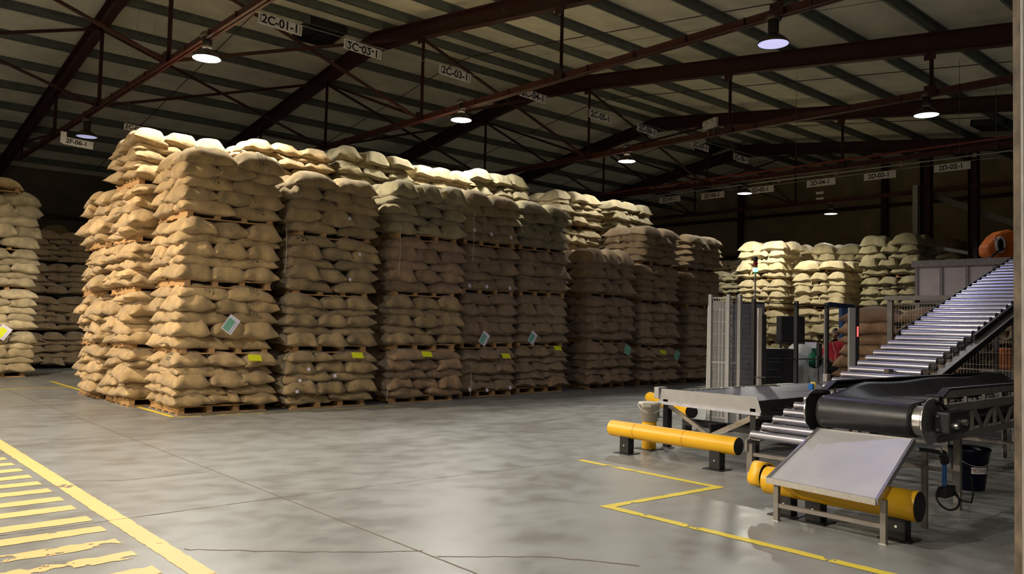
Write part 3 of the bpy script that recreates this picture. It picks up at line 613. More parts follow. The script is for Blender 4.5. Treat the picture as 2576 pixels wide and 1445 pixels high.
# papers and cards on the sacks
def note(x, y, z, w, h, rot, label, mat='paper', inner=None, tiltx=85, name='paper_note', group='paper notes pinned to the sacks', thick=.002):
    o = MB().box((-w/2, -h/2, 0), (w/2, h/2, thick)).build(name, M[mat]); o.location = (x, y, z); o.rotation_euler = (R(tiltx), R(0), 0)
    o.rotation_mode = 'XYZ'; o.matrix_world = Matrix.Translation((x, y, z)) @ Matrix.Rotation(R(tiltx), 4, 'X') @ Matrix.Rotation(R(rot), 4, 'Z')
    tag(o, label, 'paper', group)
    if inner: 
        i = MB().box((-w*.42, -h*.44, thick), (w*.18, h*.30, thick+.001)).build('printed_panel', M[inner], o)
        q = MB()
        for k in range(6): q.box((w*.24, -h*.42+k*h*.13, thick), (w*.44, -h*.40+k*h*.13, thick+.0008))
        q.build('printed_lines', M['ink'], o)
    return o
note(5.64, 13.50, 1.55, .21, .30, -35, 'white and green paper note hanging on the nearest stack', inner='pgreen')
note(11.58, 13.80, 1.33, .21, .30, -35, 'white and green note hanging on the fourth front stack', inner='pgreen')
note(13.20, 13.94, 1.35, .20, .30, -35, 'white and green note hanging on the fifth front stack', inner='pgreen')
note(16.75, 13.98, 1.04, .24, .24, -20, 'dim green note on the sixth front stack', mat='pgreen')
note(19.0, 14.02, .88, .2, .28, -35, 'dim green note on the seventh front stack', mat='pgreen')
note(3.98, 23.42, 1.15, .26, .34, -35, 'white and yellow note on the pale far left stack', inner='pyel')
Cg = 'yellow cards lying on the lowest tier'
for (x, y, z, lab) in ((6.14, 13.60, .97, 'yellow card on the top sack of the nearest stack bottom tier'), (8.16, 13.50, 1.0, 'yellow card on the second front stack'), (9.8, 13.50, 1.01, 'yellow card on the third front stack'), (12.3, 13.86, .93, 'yellow card on the fourth front stack'), (14.1, 13.98, 1.1, 'yellow card on the fifth front stack'), (18.4, 14.06, .98, 'yellow card on the seventh front stack')):
    note(x, y, z, .24, .13, -3, lab, 'pyel', None, 55, 'yellow_card', Cg)
for i, (x, y, z, lab) in enumerate([(11.25, 13.86, .2, 'lower left tag'), (11.75, 13.86, .17, 'lower middle tag'), (12.45, 13.86, .2, 'lower right tag'), (11.2, 13.9, 2.5, 'left tag of second tier top'), (11.7, 13.9, 2.5, 'middle tag of third tier'), (12.4, 13.9, 2.5, 'right tag of third tier'), (11.3, 13.9, 3.75, 'left tag of top tier'), (11.8, 13.9, 3.7, 'middle tag of top tier'), (12.4, 13.9, 3.68, 'right tag of top tier')]):
    note(x, y, z, .07, .08, 12, 'small white sewn tag on the fourth front stack, '+lab, 'paper', None, 80, 'sewn_tag', 'small white tags on sacks')
for i, (x, z) in enumerate([(6.93, .35), (6.98, .55), (7.15, .75), (7.95, 2.45), (8.15, 2.95), (7.7, .62), (7.9, 3.62)]):
    note(x, 13.52, z, .06, .05, 20*i, 'small white tag on the second front stack, %s from the floor' % (['lowest', 'second', 'fourth', 'fifth', 'sixth', 'third', 'seventh'][i]), 'paper', None, 75, 'sewn_tag', 'small white tags on sacks')
for i, (x, y, z0, z1) in enumerate([(6.6, 13.5, 2.5, 3.3), (10.95, 13.5, 3.0, 4.1), (10.98, 13.5, .1, .6), (8.85, 13.5, .1, .4), (9.05, 13.5, 2.6, 3.6)]):
    s = MB().tube([(x, y, z1), (x+.012, y-.01, (z0+z1)/2), (x-.006, y, z0)], .003, 5).build('loose_string', M['string']); tag(s, 'white loose string hanging from sacks, %s one from the left' % ['first', 'fourth', 'fifth', 'second', 'third'][i], 'string', 'loose strings hanging from the sacks')

# ------------------------------------------------------------------ hanging row signs
def sign(txt, x, y, z, rz, label, w=.82, h=.19, flip=False, sup='', grp='white row signs hanging from the wires', pitch=0.):
    t = MB().box((-w/2, -.005, -h/2), (w/2, .005, h/2)).build('row_sign', M['sign']); t.location = (x, y, z); t.rotation_euler = (R(rz[1]) if isinstance(rz, tuple) else 0, R(pitch), R(rz[0] if isinstance(rz, tuple) else rz)); tag(t, label, 'sign', grp)
    fs = .20 if w > .7 else .135
    lettering('lettering', txt, fs, M['ink'], t, (-.03 if sup else 0, -.0075, 0), (R(90), 0, 0), (1.05, -1.05 if flip else 1.05, 1))
    if sup: lettering('superscript', sup, .06, M['ink'], t, (w/2-.04, -.0075, .045), (R(90), 0, 0))
    else: MB().box((-w/2+.035, -.0072, -h/2+.02), (-w/2+.045, -.005, h/2-.02)).box((w/2-.045, -.0072, -h/2+.02), (w/2-.035, -.005, h/2-.02)).build('edge_mark', M['ink'], t)
    return t
ZS = 5.16
for i, (rx, ry) in enumerate([(1.199, 2.554), (1.533, 2.569), (1.954, 2.554), (2.385, 2.551), (2.853, 2.575), (3.215, 2.579), (3.697, 2.592), (4.125, 2.606)]):
    sign('2C-0%d-1' % (i+1), rx*ZS, ry*ZS, EYE+ZS, 0, 'white row sign reading 2C-0%d-1' % (i+1)+(' upside down' if i == 1 else ''), flip=(i == 1), pitch=2)
w_ = MB()
for i in range(4): w_.cyl((4+6*i, 13.27, 6.98-.0*i), (10+6*i, 13.27, 6.98), .006, 5)
tag(w_.build('sign_wire', M['conduit']), 'thin wire carrying the row of 2C signs', 'wire')
for i, rt in enumerate([2.846, 2.299, 1.954, 1.668, 1.474, 1.323]):
    sign('2D-0%d-1' % (i+2), 26.6, 26.6/rt, EYE+5.16+(.05 if i == 5 else 0), -90, 'white row sign reading 2D-0%d-1' % (i+2), w=1.05, h=.24, sup='2')
tag(MB().cyl((26.6, 8, 6.99), (26.6, 21, 6.99), .008, 5).build('sign_wire', M['conduit']), 'thin wire carrying the row of 2D signs', 'wire')
tag(MB().box((-.004, -.14, -.04), (0, .14, .04)).build('small_plate', M['sign']), 'upper small white plate under the sign 2D-04-1', 'sign').location = (26.6, 13.65, 6.5)
tag(MB().box((-.004, -.14, -.03), (0, .14, .03)).build('small_plate', M['sign']), 'lower small white plate under the sign 2D-04-1', 'sign').location = (26.6, 13.65, 6.3)
sign('2F-06-1', 4.66, 20.0, 5.52, 0, 'dim row sign reading 2F-06-1 at the far left', w=.62, h=.17, sup='2', pitch=3)
o = MB().box((-.06, -.004, -.13), (.06, .004, .13)).build('small_plate', M['sign']); o.location = (4.36, 20, 5.6); tag(o, 'small beige plate hanging left of the sign 2F-06-1', 'sign')
sg = sign('2C-01-2', 5.87, 20.0, 6.07, 0, 'dim row sign just above the top left sacks', w=.52, h=.15, pitch=3)
MB().cyl((-.2, 0, .07), (-.2, 0, 2.9), .003, 4).cyl((.2, 0, .07), (.2, 0, 2.9), .003, 4).build('hanging_wire', M['conduit'], sg)
for p_ in [q for q in bpy.data.objects if q.name.startswith('small_plate') and abs(q.location.x-26.6) < .1]: MB().cyl((-.002, 0, .0), (-.002, 0, 6.9-p_.location.z), .003, 4).build('hanging_wire', M['conduit'], p_)

# ------------------------------------------------------------------ pipes and electrics under the roof
p = MB().cyl(KP(23.1, 4, 6.80), KP(23.1, 30, 6.72), .035, 10); tag(p.build('sprinkler_pipe', M['pipe']), 'thin red sprinkler pipe running under the far roof frame', 'pipe')
c = thing('cable_conduit', 'grey conduit with fixings below the red sprinkler pipe', 'conduit', KP(23.3, 0, 6.47))
MB().cyl((0, 5, 0), (0, 26, -.02), .02, 8).build('tube', M['conduit'], c)
for k in range(10):
    o = MB().box((-.03, -.05, -.06), (.03, .05, .05)).build('clamp', M['conduit'], c); o.location = (0, 6+k*2.0, 0)
for i, (x, y, a, b_) in enumerate([(20.1, 6.9, 7.4, 5.9), (20.3, 6.2, 7.4, 5.9), (20.1, 11.0, 8.2, 6.3)]):
    tag(MB().cyl((x*K, y*K, zb(y*K)+.64), (x*K, y*K, EYE+K*(b_-EYE)), .006, 5).build('drop_rod', M['frame']), 'thin drop rod under the roof, %s of the three' % ['middle', 'rightmost', 'leftmost'][i], 'rod')
e = thing('emergency_light', 'white twin-head emergency light on the roof tie', 'lamp', KP(17.14, 11.72, 6.86), R(-110))
MB().box((-.28, -.05, -.12), (.28, .05, .13)).build('housing', M['white'], e, .02)
for sx in (-.13, .13):
    MB().cyl((sx, -.05, 0), (sx, -.12, 0), .095, 18, .075).build('lamp_head', M['white'], e)
    MB().box((sx+.03, -.02, -.30), (sx+.045, .0, -.12)).build('bracket', M['conduit'], e)

# ------------------------------------------------------------------ yellow barriers
def rail(label, p, q, posts, r=.105, zc=.31, name='safety_barrier', capmat='blackp', seams=(.22, .62)):
    P = Vector((*p, 0)); Q = Vector((*q, 0)); d = (Q-P); L = d.length; t = thing(name, label, 'barrier', (p[0], p[1], 0), math.atan2(d.y, d.x), 'yellow tube barriers on black posts')
    MB().cyl((0, 0, zc), (L, 0, zc), r, 32).build('tube', M['yplast'], t)
    for x0, x1 in ((-.004, .004), (L-.004, L+.004)): MB().cyl((x0, 0, zc), (x1, 0, zc), r*.975, 28).build('end_cap', M[capmat], t)
    for s in seams: MB().cyl((L*s-.003, 0, zc), (L*s+.003, 0, zc), r+.0012, 32, caps=False).build('seam', M['amber'], t)
    for x in posts:
        f = MB().box((x-.075, -.06, .008), (x+.075, .06, zc-r+.03)).build('post', M['blackp'], t, .008)
        MB().cyl((x, -.065, .11), (x, -.055, .11), .012, 10).cyl((x, .055, .11), (x, .065, .11), .012, 10).build('bolt', M['steel'], f)
        MB().box((x-.13, -.12, 0), (x+.13, .12, .009)).build('base_plate', M['blackp'], t)
    return t
rail('yellow tube barrier in front of the flat roller conveyor', (8.36, 7.22), (8.36, 5.27), (.26, 1.66))
rail('long yellow tube barrier beneath the sheet metal chute', (6.87, 4.02), (6.87, 2.66), (.2, .48, 1.2), r=.125, zc=.29, seams=(.82,))
s = thing('barrier_stub', 'split end of a yellow barrier left of the chute', 'barrier', (6.93, 4.05, 0), R(80))
n = 22; prof = []
for i in range(n):
    a = R(-50+280*i/(n-1)); prof.append((math.cos(a), math.sin(a)))
vs = []
for x in (0, .13):
    for k, (cx, cz) in enumerate(prof):
        rr = .128+.002*math.sin(k*.9); vs.append((x+(.012*math.sin(k*.8) if x else 0), rr*cx, .31+rr*cz))
m_ = MB().add(vs, [(i, i+1, n+i+1, n+i) for i in range(n-1)], True).build('split_shell', M['yplast'], s); sl = m_.modifiers.new('s', 'SOLIDIFY'); sl.thickness = .008
MB().cyl((.0, 0, .30), (.10, 0, .30), .11, 24).build('inner_core', M['blackp'], s)
rail('short yellow barrier behind the grey end plate', (10.90, 7.74), (12.35, 9.72), (.22, 2.1), r=.105, zc=.33)
b = thing('bollard', 'yellow bollard carrying the white bucket', 'bollard', (8.93, 7.04, 0))
MB().cyl((0, 0, .008), (0, 0, .40), .098, 28).build('post', M['yplast'], b); MB().box((-.15, -.15, 0), (.15, .15, .009)).build('base_plate', M['blackp'], b)
for sx, sy in ((-1, -1), (1, -1), (1, 1), (-1, 1)): MB().cyl((sx*.12, sy*.12, .009), (sx*.12, sy*.12, .025), .012, 8).build('bolt', M['steel'], b)
k = thing('bucket', 'white plastic bucket with lid and handle on the bollard', 'bucket', (8.93, 7.04, .385))
MB().lathe([(0, 0), (.115, 0), (.14, .25), (.148, .25), (.148, .22), (.14, .22)], 32).build('body', M['white'], k)
MB().lathe([(0, .262), (.13, .262), (.152, .258), (.154, .235), (.148, .235)], 32).build('lid', M['white'], k)
MB().box((-.13, -.155, .20), (-.01, -.12, .262)).build('pour_flap', M['white'], k, .005).rotation_euler = (0, 0, R(-40))
cx = Vector((0, 0, .235)); pts = []
for i in range(15):
    a = PI*i/14; pts.append(Vector((.162*math.cos(a)*.74, -.162*math.cos(a)*.67, .235))+Vector((-.67, -.74, 0))*(.12*math.sin(a))+Vector((0, 0, -.115*math.sin(a))))
MB().tube(pts, .006, 6).build('handle', M['white'], k)

# ------------------------------------------------------------------ flat roller conveyor
f = thing('roller_conveyor', 'flat grey roller conveyor with a wide grey end plate', 'conveyor', (0, 0, 0))
X0, X1, YA, YB, ZR = 9.2, 16.9, 5.55, 6.98, .78
for k in range(int((X1-X0-.1)/.135)):
    x = X0+.12+k*.135
    if k == 0: rm2 = MB().cyl((0, YA+.02, 0), (0, YB-.02, 0), .04, 12).mesh('roller', plain('zinc_roller_bluish', (.24, .24, .30), .42, .7, .08, 20, 0)); 
    o = bpy.data.objects.new('roller', rm2); COL.objects.link(o); o.parent = f; o.location = (x, 0, ZR-.04)
for y in (YA, YB): MB().box((X0, y-.02, ZR-.12), (X1, y+.02, ZR)).build('side_rail', M['dark'], f)
MB().prism([(5.46, .64), (7.07, .65), (7.02, .825), (5.52, .83)], 'x', X0-.03, X0-.022).build('end_plate', M['grey'], f)
MB().prism([(5.46, .60), (7.07, .61), (7.07, .65), (5.46, .64)], 'x', X0-.06, X0-.03).build('plate_lip', plain('plate_lip_white', (.62, .63, .68), .4, .2), f)
MB().box((X0-.06, 7.05, .68), (X0+.14, 7.13, .84)).build('corner_box', M['grey'], f, .008)
MB().box((X0+1.3, YB+.03, .74), (X0+4.0, YB+.32, .755), rot=None).build('far_tray', M['steel'], f)
for x in (X0+.02, 11.5, 13.8, 16.2):
    for y in (YA+.03, YB-.03):
        l = MB().box((x-.05, y-.04, .02), (x+.05, y+.04, ZR-.1)).build('leg', M['dark'], f)
        MB().box((x-.07, y-.07, 0), (x+.07, y+.07, .02)).build('foot', M['steel'], l)
MB().bar((X0-.01, 6.95, .62), (X0-.01, 6.28, .28), .05, .03, (1, 0, 0)).build('end_brace', M['steel'], f)
MB().bar((X0-.01, 5.52, .60), (X0-.01, 6.20, .26), .07, .03, (1, 0, 0)).build('end_brace', M['steel'], f)
MB().box((X0+.35, 5.6, .30), (X0+.4, 6.9, .40)).build('cross_member', M['dark'], f)
MB().bar((X0+.1, 6.3, .33), (X0+2.2, 5.65, .40), .03, .12).build('belt_guard', M['blackp'], f)
for x in (10.6, 12.6): MB().box((x, 5.7, .14), (x+.5, 6.5, .55)).build('drive_unit', M['dark'], f, .02)
# sensor stalk
s = thing('sensor_stalk', 'blue photo sensor on a bent stalk between the conveyors', 'sensor', (10.1, 5.28, .55))
MB().tube([(-.25, .27, .14), (-.25, .15, .12), (0, 0, .06), (.02, 0, .12), (.03, 0, .36)], .008, 6).build('stalk', M['dark'], s)
MB().box((-.03, -.03, .36), (.03, .03, .44)).build('sensor_head', M['bluev'], s, .005); MB().box((.015, -.045, .38), (.04, .02, .46)).build('sensor_tab', plain('sensor_tab_yellow', (.75, .55, .12), .5), s)

# ------------------------------------------------------------------ inclined roller conveyor
g = thing('inclined_conveyor', 'long sloping conveyor of shiny steel rollers rising to the right', 'conveyor', (0, 0, 0))
def zi(x): return .455+(x-8.38)*.2865
n_r = 38
rlow = MB().cyl((0, 4.19, 0), (0, 5.13, 0), .047, 20).mesh('roller', M['roller'])
for k in range(n_r):
    x = 8.42+k*.248
    if k == 17: rup = MB().cyl((0, 4.16, 0), (0, 5.14, 0), .074, 24).mesh('roller', M['roller'])
    o = bpy.data.objects.new('roller', rlow if k < 17 else rup); COL.objects.link(o); o.parent = g; o.location = (x, 0, zi(x))
    if k < 17:
        q = MB().box((-.012, 4.11, -.02), (.012, 4.19, .02)).cyl((0, 4.10, 0), (0, 4.14, 0), .032, 10)
        e_ = q.build('axle_bracket', M['dark'], g); e_.location = (x, 0, zi(x)-.01)
for y, w in ((4.06, .06), (5.16, .03)):
    a, b_ = 8.34, 17.8
    MB().prism([(a, zi(a)-.17), (b_, zi(b_)-.17), (b_, zi(b_)-.045), (a, zi(a)-.045)], 'y', y-w/2, y+w/2).build('side_channel', M['dark'] if w > .05 else M['frame'], g)
MB().prism([(8.34, zi(8.34)-.05), (17.8, zi(17.8)-.05), (17.8, zi(17.8)-.035), (8.34, zi(8.34)-.035)], 'y', 3.99, 4.1).build('channel_lip', M['frame'], g)
MB().prism([(12.3, zi(12.3)-.10), (17.7, zi(17.7)-.10), (17.7, zi(17.7)-.085), (12.3, zi(12.3)-.085)], 'y', 4.15, 5.14).build('under_sheet', M['dark'], g)
MB().prism([(12.5, zi(12.5)-.05), (17.8, zi(17.8)-.05), (17.8, zi(17.8)+.075), (12.5, zi(12.5)+.075)], 'y', 5.15, 5.165).prism([(12.5, zi(12.5)-.05), (17.8, zi(17.8)-.05), (17.8, zi(17.8)+.05), (12.5, zi(12.5)+.05)], 'y', 4.09, 4.12).build('side_guard', M['dark'], g)
for x in (8.40, 11.4, 14.2, 16.8):
    for y in (5.13, 4.08):
        l = MB().box((x-.035, y-.035, .03), (x+.035, y+.035, zi(x)-.1)).build('leg', M['frame'], g)
        MB().cyl((x, y, 0), (x, y, .03), .05, 10).build('foot', M['steel'], l)
    MB().box((x-.02, 4.08, .22), (x+.02, 5.13, .26)).build('leg_tie', M['frame'], g)
MB().box((11.4, 4.05, .32), (16.8, 4.11, .38)).build('long_tie', M['frame'], g)
MB().box((8.42, 5.02, zi(8.4)-.06), (8.62, 5.18, zi(8.4)-.03)).build('cross_member', M['frame'], g)
o = MB().box((-.07, -.03, 0), (.07, .03, .05)).build('side_sensor', plain('sensor_box_brown', (.14, .10, .07), .5), g); o.location = (10.75, 4.55, zi(10.75)+.03)

# ------------------------------------------------------------------ black belt conveyor with head drum
h = thing('belt_conveyor', 'black rubber belt conveyor with a big head drum', 'conveyor', (0, 0, 0))
DX, DZ, DR = 7.62, .905, .145
MB().cyl((DX, 2.90, DZ), (DX, 3.868, DZ), DR-.012, 36).build('head_drum', M['steel'], h)
# belt: wraps the drum, then widens into a trough
rings = []; ny = 25
for i in range(15):
    a = R(-95-170*i/14)          # from underside round the front to the top
    rings.append([(DX+DR*math.cos(a), 2.975+.885*j/(ny-1), DZ+DR*math.sin(a)) for j in range(ny)])
rings.append([(DX+.02, 2.975+.885*j/(ny-1), DZ+DR) for j in range(ny)])
for i in range(1, 22):
    x = DX+.02+5.1*(i/21)**1.25; t = min(1, (x-DX)/.9); t = t*t*(3-2*t); row = []
    for j in range(ny):
        s_ = j/(ny-1)*2-1; tr = max(0, abs(s_)-.38)/.62
        row.append((x, 3.4175+s_*(.4425-.02*t), DZ+DR+t*(.10*tr**1.2-.055*(1-tr))+.012*math.sin(x*3.1+s_)*t))
    rings.append(row)
vs = [p for r_ in rings for p in r_]
bl = MB().add(vs, [(i*ny+j, i*ny+j+1, (i+1)*ny+j+1, (i+1)*ny+j) for i in range(len(rings)-1) for j in range(ny-1)], True).build('belt', M['belt'], h)
sl = bl.modifiers.new('s', 'SOLIDIFY'); sl.thickness = .008; sl.offset = -1
MB().box((DX, 2.98, DZ-DR-.005), (12.7, 3.85, DZ-DR+.003)).build('return_belt', M['belt'], h)
def plate(y, yt):
    pts = [(DX+.05+.235*math.cos(R(t)), DZ+.205*math.sin(R(t))) for t in range(90, 271, 12)]+[(DX+.34, DZ-.19), (DX+.34, DZ+.18)]
    return MB().prism(pts, 'y', y, yt).build('side_plate', M['steel'], h)
pl_ = plate(3.955, 3.965); plate(2.865, 2.875)
MB().prism([(DX-.175, DZ-.1), (DX-.175, DZ+.11), (DX-.09, DZ+.17), (DX+.33, DZ+.16), (DX+.33, DZ-.16), (DX-.07, DZ-.19)], 'y', 3.945, 3.954).build('plate_liner', M['blackp'], h)
for y in (2.87, 3.95):
    MB().box((DX+.3, y-.02, .96), (12.7, y+.02, 1.04)).build('upper_chord', M['frame'], h)
    MB().box((DX+.2, y-.02, .70), (12.7, y+.02, .76)).build('lower_chord', M['frame'], h)
    for k, x in enumerate([8.35, 9.0, 9.65, 10.3, 10.95, 11.6, 12.25]):
        MB().bar((x, y, .74), (x+.32, y, .98), .03, .03).build('lattice_bar', M['frame'], h)
        MB().bar((x+.34, y, .98), (x+.34, y, .74), .03, .03).build('lattice_bar', M['frame'], h)
        MB().bar((x+.64, y, .74), (x+.36, y, .98), .03, .03).build('lattice_bar', M['frame'], h)
    for x in (8.0, 8.5, 9.0, 9.5, 10.0, 10.6, 11.2, 11.9): MB().box((x, y-.015, 1.03), (x+.04, y+.015, 1.11)).build('skirt_bracket', M['frame'], h)
for y, s_ in ((2.85, -1), (3.96, 1)):
    MB().prism([(DX+.22, 1.10), (DX+.42, 1.17), (12.7, 1.15), (12.7, 1.10)], 'y', y-.02, y+.015).build('side_skirt', M['frame'] if s_ < 0 else M['dark'], h)
    MB().prism([(DX+.20, 1.095), (DX+.40, 1.175), (12.7, 1.155), (12.7, 1.165), (DX+.39, 1.19), (DX+.17, 1.10)], 'y', y-.05 if s_ > 0 else y-.02, y+.015 if s_ > 0 else y+.05).build('skirt_cap', M['dark'], h)
MB().cyl((DX+.16, 2.83, 1.09), (DX+.16, 2.95, 1.09), .045, 16).build('pivot_knob', M['blackp'], h)
MB().bar((DX+.16, 2.84, 1.08), (DX+.36, 2.80, .93), .03, .02).build('tension_arm', M['dark'], h)
MB().bar((DX+.2, 2.98, DZ+DR+.03), (DX+.25, 3.3, DZ+DR+.02), .01, .01).build('scraper_rod', M['blackp'], h)
MB().box((DX+.02, 2.70, .80), (DX+.5, 2.84, 1.0)).build('bearing_housing', M['dark'], h, .02)
for z in (.84, .96): MB().bar((DX+.0, 2.80, z), (DX+.55, 2.76, z), .015, .02).build('tension_rod', M['frame'], h)
for z, x in ((.88, DX+.1), (.90, DX+.32)): MB().cyl((x, 2.66, z), (x, 2.70, z), .03, 12).build('bolt', M['steel'], h)
for x in (8.48, 11.3):
    for y in (2.93, 3.92):
        l = MB().box((x-.03, y-.03, 0), (x+.03, y+.03, .72)).build('leg', M['frame'], h)
    MB().box((x-.02, 2.93, .34), (x+.02, 3.92, .38)).build('leg_tie', M['frame'], h)

# ------------------------------------------------------------------ sheet metal chute
c = thing('metal_chute', 'sloping stainless steel chute table in front of the belt drum', 'chute', (0, 0, 0))
A = Vector((7.52, 3.85, .745)); B = Vector((6.58, 3.85, .36)); C_ = Vector((6.40, 2.80, .375)); D_ = Vector((7.13, 2.80, .80))
A = Vector((7.52, 3.85, .743)); B = Vector((6.577, 3.85, .359)); C_ = Vector((6.323, 2.765, 0.392)); D_ = Vector((7.3, 2.87, .777))
dz = (A-B).normalized(); nrm = Vector((-dz.z, 0, dz.x))
def slab(a, b_, c2, d2, t0, t1): return MB().add([a+nrm*t0, b_+nrm*t0, c2+nrm*t0, d2+nrm*t0, a+nrm*t1, b_+nrm*t1, c2+nrm*t1, d2+nrm*t1], [(0, 1, 2, 3), (4, 7, 6, 5), (0, 4, 5, 1), (1, 5, 6, 2), (2, 6, 7, 3), (3, 7, 4, 0)])
slab(A, B, C_, D_, -.003, 0).build('sheet', M['sheet'], c)
dn = Vector((0, 0, -.012))
for p_, q_, w_, h_ in ((A, B, .022, .05), (D_, C_, .022, .05), (B, C_, .03, .05), (A, D_, .02, .03)): MB().bar(p_+dn, q_+dn, w_, h_).build('edge_trim', M['steel'], c)
for y in (3.77, 2.83):
    l = MB().box((6.585, y-.022, .0), (6.63, y+.022, .35)).build('leg', M['frame'], c)
    MB().box((6.575, y-.03, 0), (6.64, y+.03, .006)).build('foot', M['steel'], l)
    MB().box((7.4, y-.022, .0), (7.445, y+.022, .68)).build('leg', M['frame'], c)
MB().box((6.59, 2.83, .12), (6.625, 3.77, .155)).build('cross_bar', M['frame'], c)

# hose and valve set under the belt conveyor
v = thing('air_hose_set', 'black elbow with a blue tube hanging under the belt conveyor', 'hose', (0, 0, 0))
MB().tube([(6.98, 2.72, .735), (7.25, 2.72, .70), (7.45, 2.72, .67)], .018, 10).build('horizontal_pipe', M['blackp'], v)
MB().tube([(7.42, 2.72, .675), (7.52, 2.72, .65), (7.57, 2.72, .57)], .036, 12).build('elbow', M['blackp'], v)
MB().cyl((7.56, 2.72, .56), (7.56, 2.72, .36), .020, 12).build('blue_tube', M['bluet'], v)
MB().box((7.50, 2.68, .27), (7.72, 2.76, .36)).build('valve_block', M['blackp'], v, .01)
MB().tube([(7.56+.22*math.cos(a)-.08, 2.66+.05*math.sin(a), .28+.085*math.sin(a)) for a in [R(t) for t in range(0, 365, 20)]], .009, 6).build('cable_loop', M['blackp'], v)
MB().tube([(7.7, 2.7, .30), (7.9, 2.7, .20), (8.15, 2.7, .15), (8.35, 2.75, .20), (8.45, 2.8, .33)], .009, 6).build('cable_loop', M['blackp'], v)
b = thing('bucket', 'dark blue bucket standing in shadow under the belt conveyor', 'bucket', (9.72, 3.24, 0), R(0))
MB().lathe([(0, 0), (.15, 0), (.20, .42), (.212, .42), (.212, .45), (.20, .45), (.185, .43), (.14, .02), (0, .02)], 28).build('body', M['blue'], b)
pts = []
for i in range(13):
    a = PI*i/12; pts.append(Vector((.21*math.cos(a)*.74, -.21*math.cos(a)*.67, .43))+Vector((-.67, -.74, 0))*(.20*math.sin(a))+Vector((0, 0, -.16*math.sin(a))))
MB().tube(pts, .005, 6).build('handle', M['grey'], b)
ang = R(232-15)
lb = MB(); nn = 9; vs = []
for i in range(nn):
    a = R(222-18)+R(62)*i/(nn-1)
    for z in (.19, .26): rr = .15+.05*z/.42+.003; vs.append((rr*math.cos(a), rr*math.sin(a), z))
lb.add(vs, [(2*i, 2*i+2, 2*i+3, 2*i+1) for i in range(nn-1)], True); lb.build('name_label', M['sign'], b)
me = text_mesh('MEISNER', .06); co = np.zeros(len(me.vertices)*3); me.vertices.foreach_get('co', co); co = co.reshape(-1, 3)
aa = R(235)+co[:, 0]/.2; zz = .225+co[:, 1]; rr = .15+.05*zz/.42+.006
me.vertices.foreach_set('co', np.stack([rr*np.cos(aa), rr*np.sin(aa), zz], 1).ravel()); me.materials.clear(); me.materials.append(M['redp'])
o = bpy.data.objects.new('label_text', me); COL.objects.link(o); o.parent = b

# ------------------------------------------------------------------ guard fence around the palletiser
def mesh_fill(mb, P, Q, z0, z1, sx=.05, sz=.2, r=.0025):
    P = Vector(P); Q = Vector(Q); L = (Q-P).length; n = int(L/sx)
    for i in range(1, n): c = P+(Q-P)*(i/n); mb.bar((c.x, c.y, z0), (c.x, c.y, z1), r*2, r*2)
    k = int((z1-z0)/sz)
    for i in range(k+1): z = z0+(z1-z0)*i/k; mb.bar((P.x, P.y, z), (Q.x, Q.y, z), r*2, r*2)
def fence(label, pts, mat, h=2.28, wire='conduit', fill=True, zlo=.15, pw=.06):
    t = thing('guard_fence', label, 'fence', (0, 0, 0))
    for i, p in enumerate(pts):
        q = MB().box((p[0]-pw/2, p[1]-pw/2, .01), (p[0]+pw/2, p[1]+pw/2, h)).build('post', M[mat], t)
        MB().box((p[0]-.07, p[1]-.07, 0), (p[0]+.07, p[1]+.07, .01)).build('foot_plate', M[mat], q)
    for a, b_ in zip(pts[:-1], pts[1:]):
        for z in (zlo, 1.1, h-.06): MB().bar((*a, z), (*b_, z), .02, .02).build('rail', M[mat], t)
        if fill:
            mb = MB(); mesh_fill(mb, (*a, 0), (*b_, 0), zlo, h-.06); o = mb.build('wire_mesh', M[wire], t); tag(o, kind='stuff')
    return t
fence('light grey mesh fence corner left of the dark shutter', [(12.00, 8.15), (12.02, 7.80), (12.14, 7.66)], 'grey')
fence('black post fence in front of the pallet bay', [(14.13, 8.60), (15.25, 8.31), (16.2, 8.14)], 'dark', wire='dark', fill=False, pw=.07)
fence('grey mesh fence between the brown sacks and the sloping conveyor', [(15.1, 6.36), (15.05, 5.3), (15.0, 3.4)], 'frame', pw=.09)
tb_ = MB().box((15.0, 3.3, 2.28), (15.1, 6.42, 2.36)).build('top_beam', M['frame']); tag(tb_, 'grey box beam on top of the mesh fence behind the rollers', 'beam')
p = thing('light_curtain', 'light grey light curtain post with a small red light', 'sensor', (14.35, 6.72, 0), R(-50))
MB().box((-.07, -.05, 0), (.04, .05, 2.12)).build('housing', M['grey'], p, .005); MB().box((.04, -.06, .0), (.10, .05, 2.12)).build('black_strip', M['dark'], p)
MB().box((.060, -.066, 1.60), (.085, -.060, 1.78)).build('red_light', M['em_red'], p)
p = thing('guide_post', 'beige slotted upright beside the dark shutter', 'post', (12.60, 7.52, 0), R(-42))
MB().box((-.06, -.04, 0), (.0, .04, 2.06)).build('upright', M['hopper'], p); MB().box((.0, -.04, 0), (.08, .04, 1.95)).build('dark_web', M['dark'], p)
for z in (.5, .62): MB().cyl((-.03, -.045, z), (-.03, -.04, z), .012, 8).build('hole', M['black'], p)
MB().bar((-.12, -.06, .86), (.06, -.06, .86), .02, .02).build('latch', M['conduit'], p)
s = thing('shutter_panel', 'dark grey ribbed shutter panel behind the black posts', 'panel', (14.9, 9.2, 0), R(-42))
for k in range(20): MB().box((-.34, -.02, .12+k*.105), (.34, .02, .12+k*.105+.099)).build('slat', M['greyd'], s)
MB().box((-.34, -.01, .02), (.34, .015, 2.24)).build('backing', M['black'], s)
s = thing('white_panel', 'white corrugated panel leaning behind the grey mesh fence', 'panel', (12.95, 8.62, 0), R(-42))
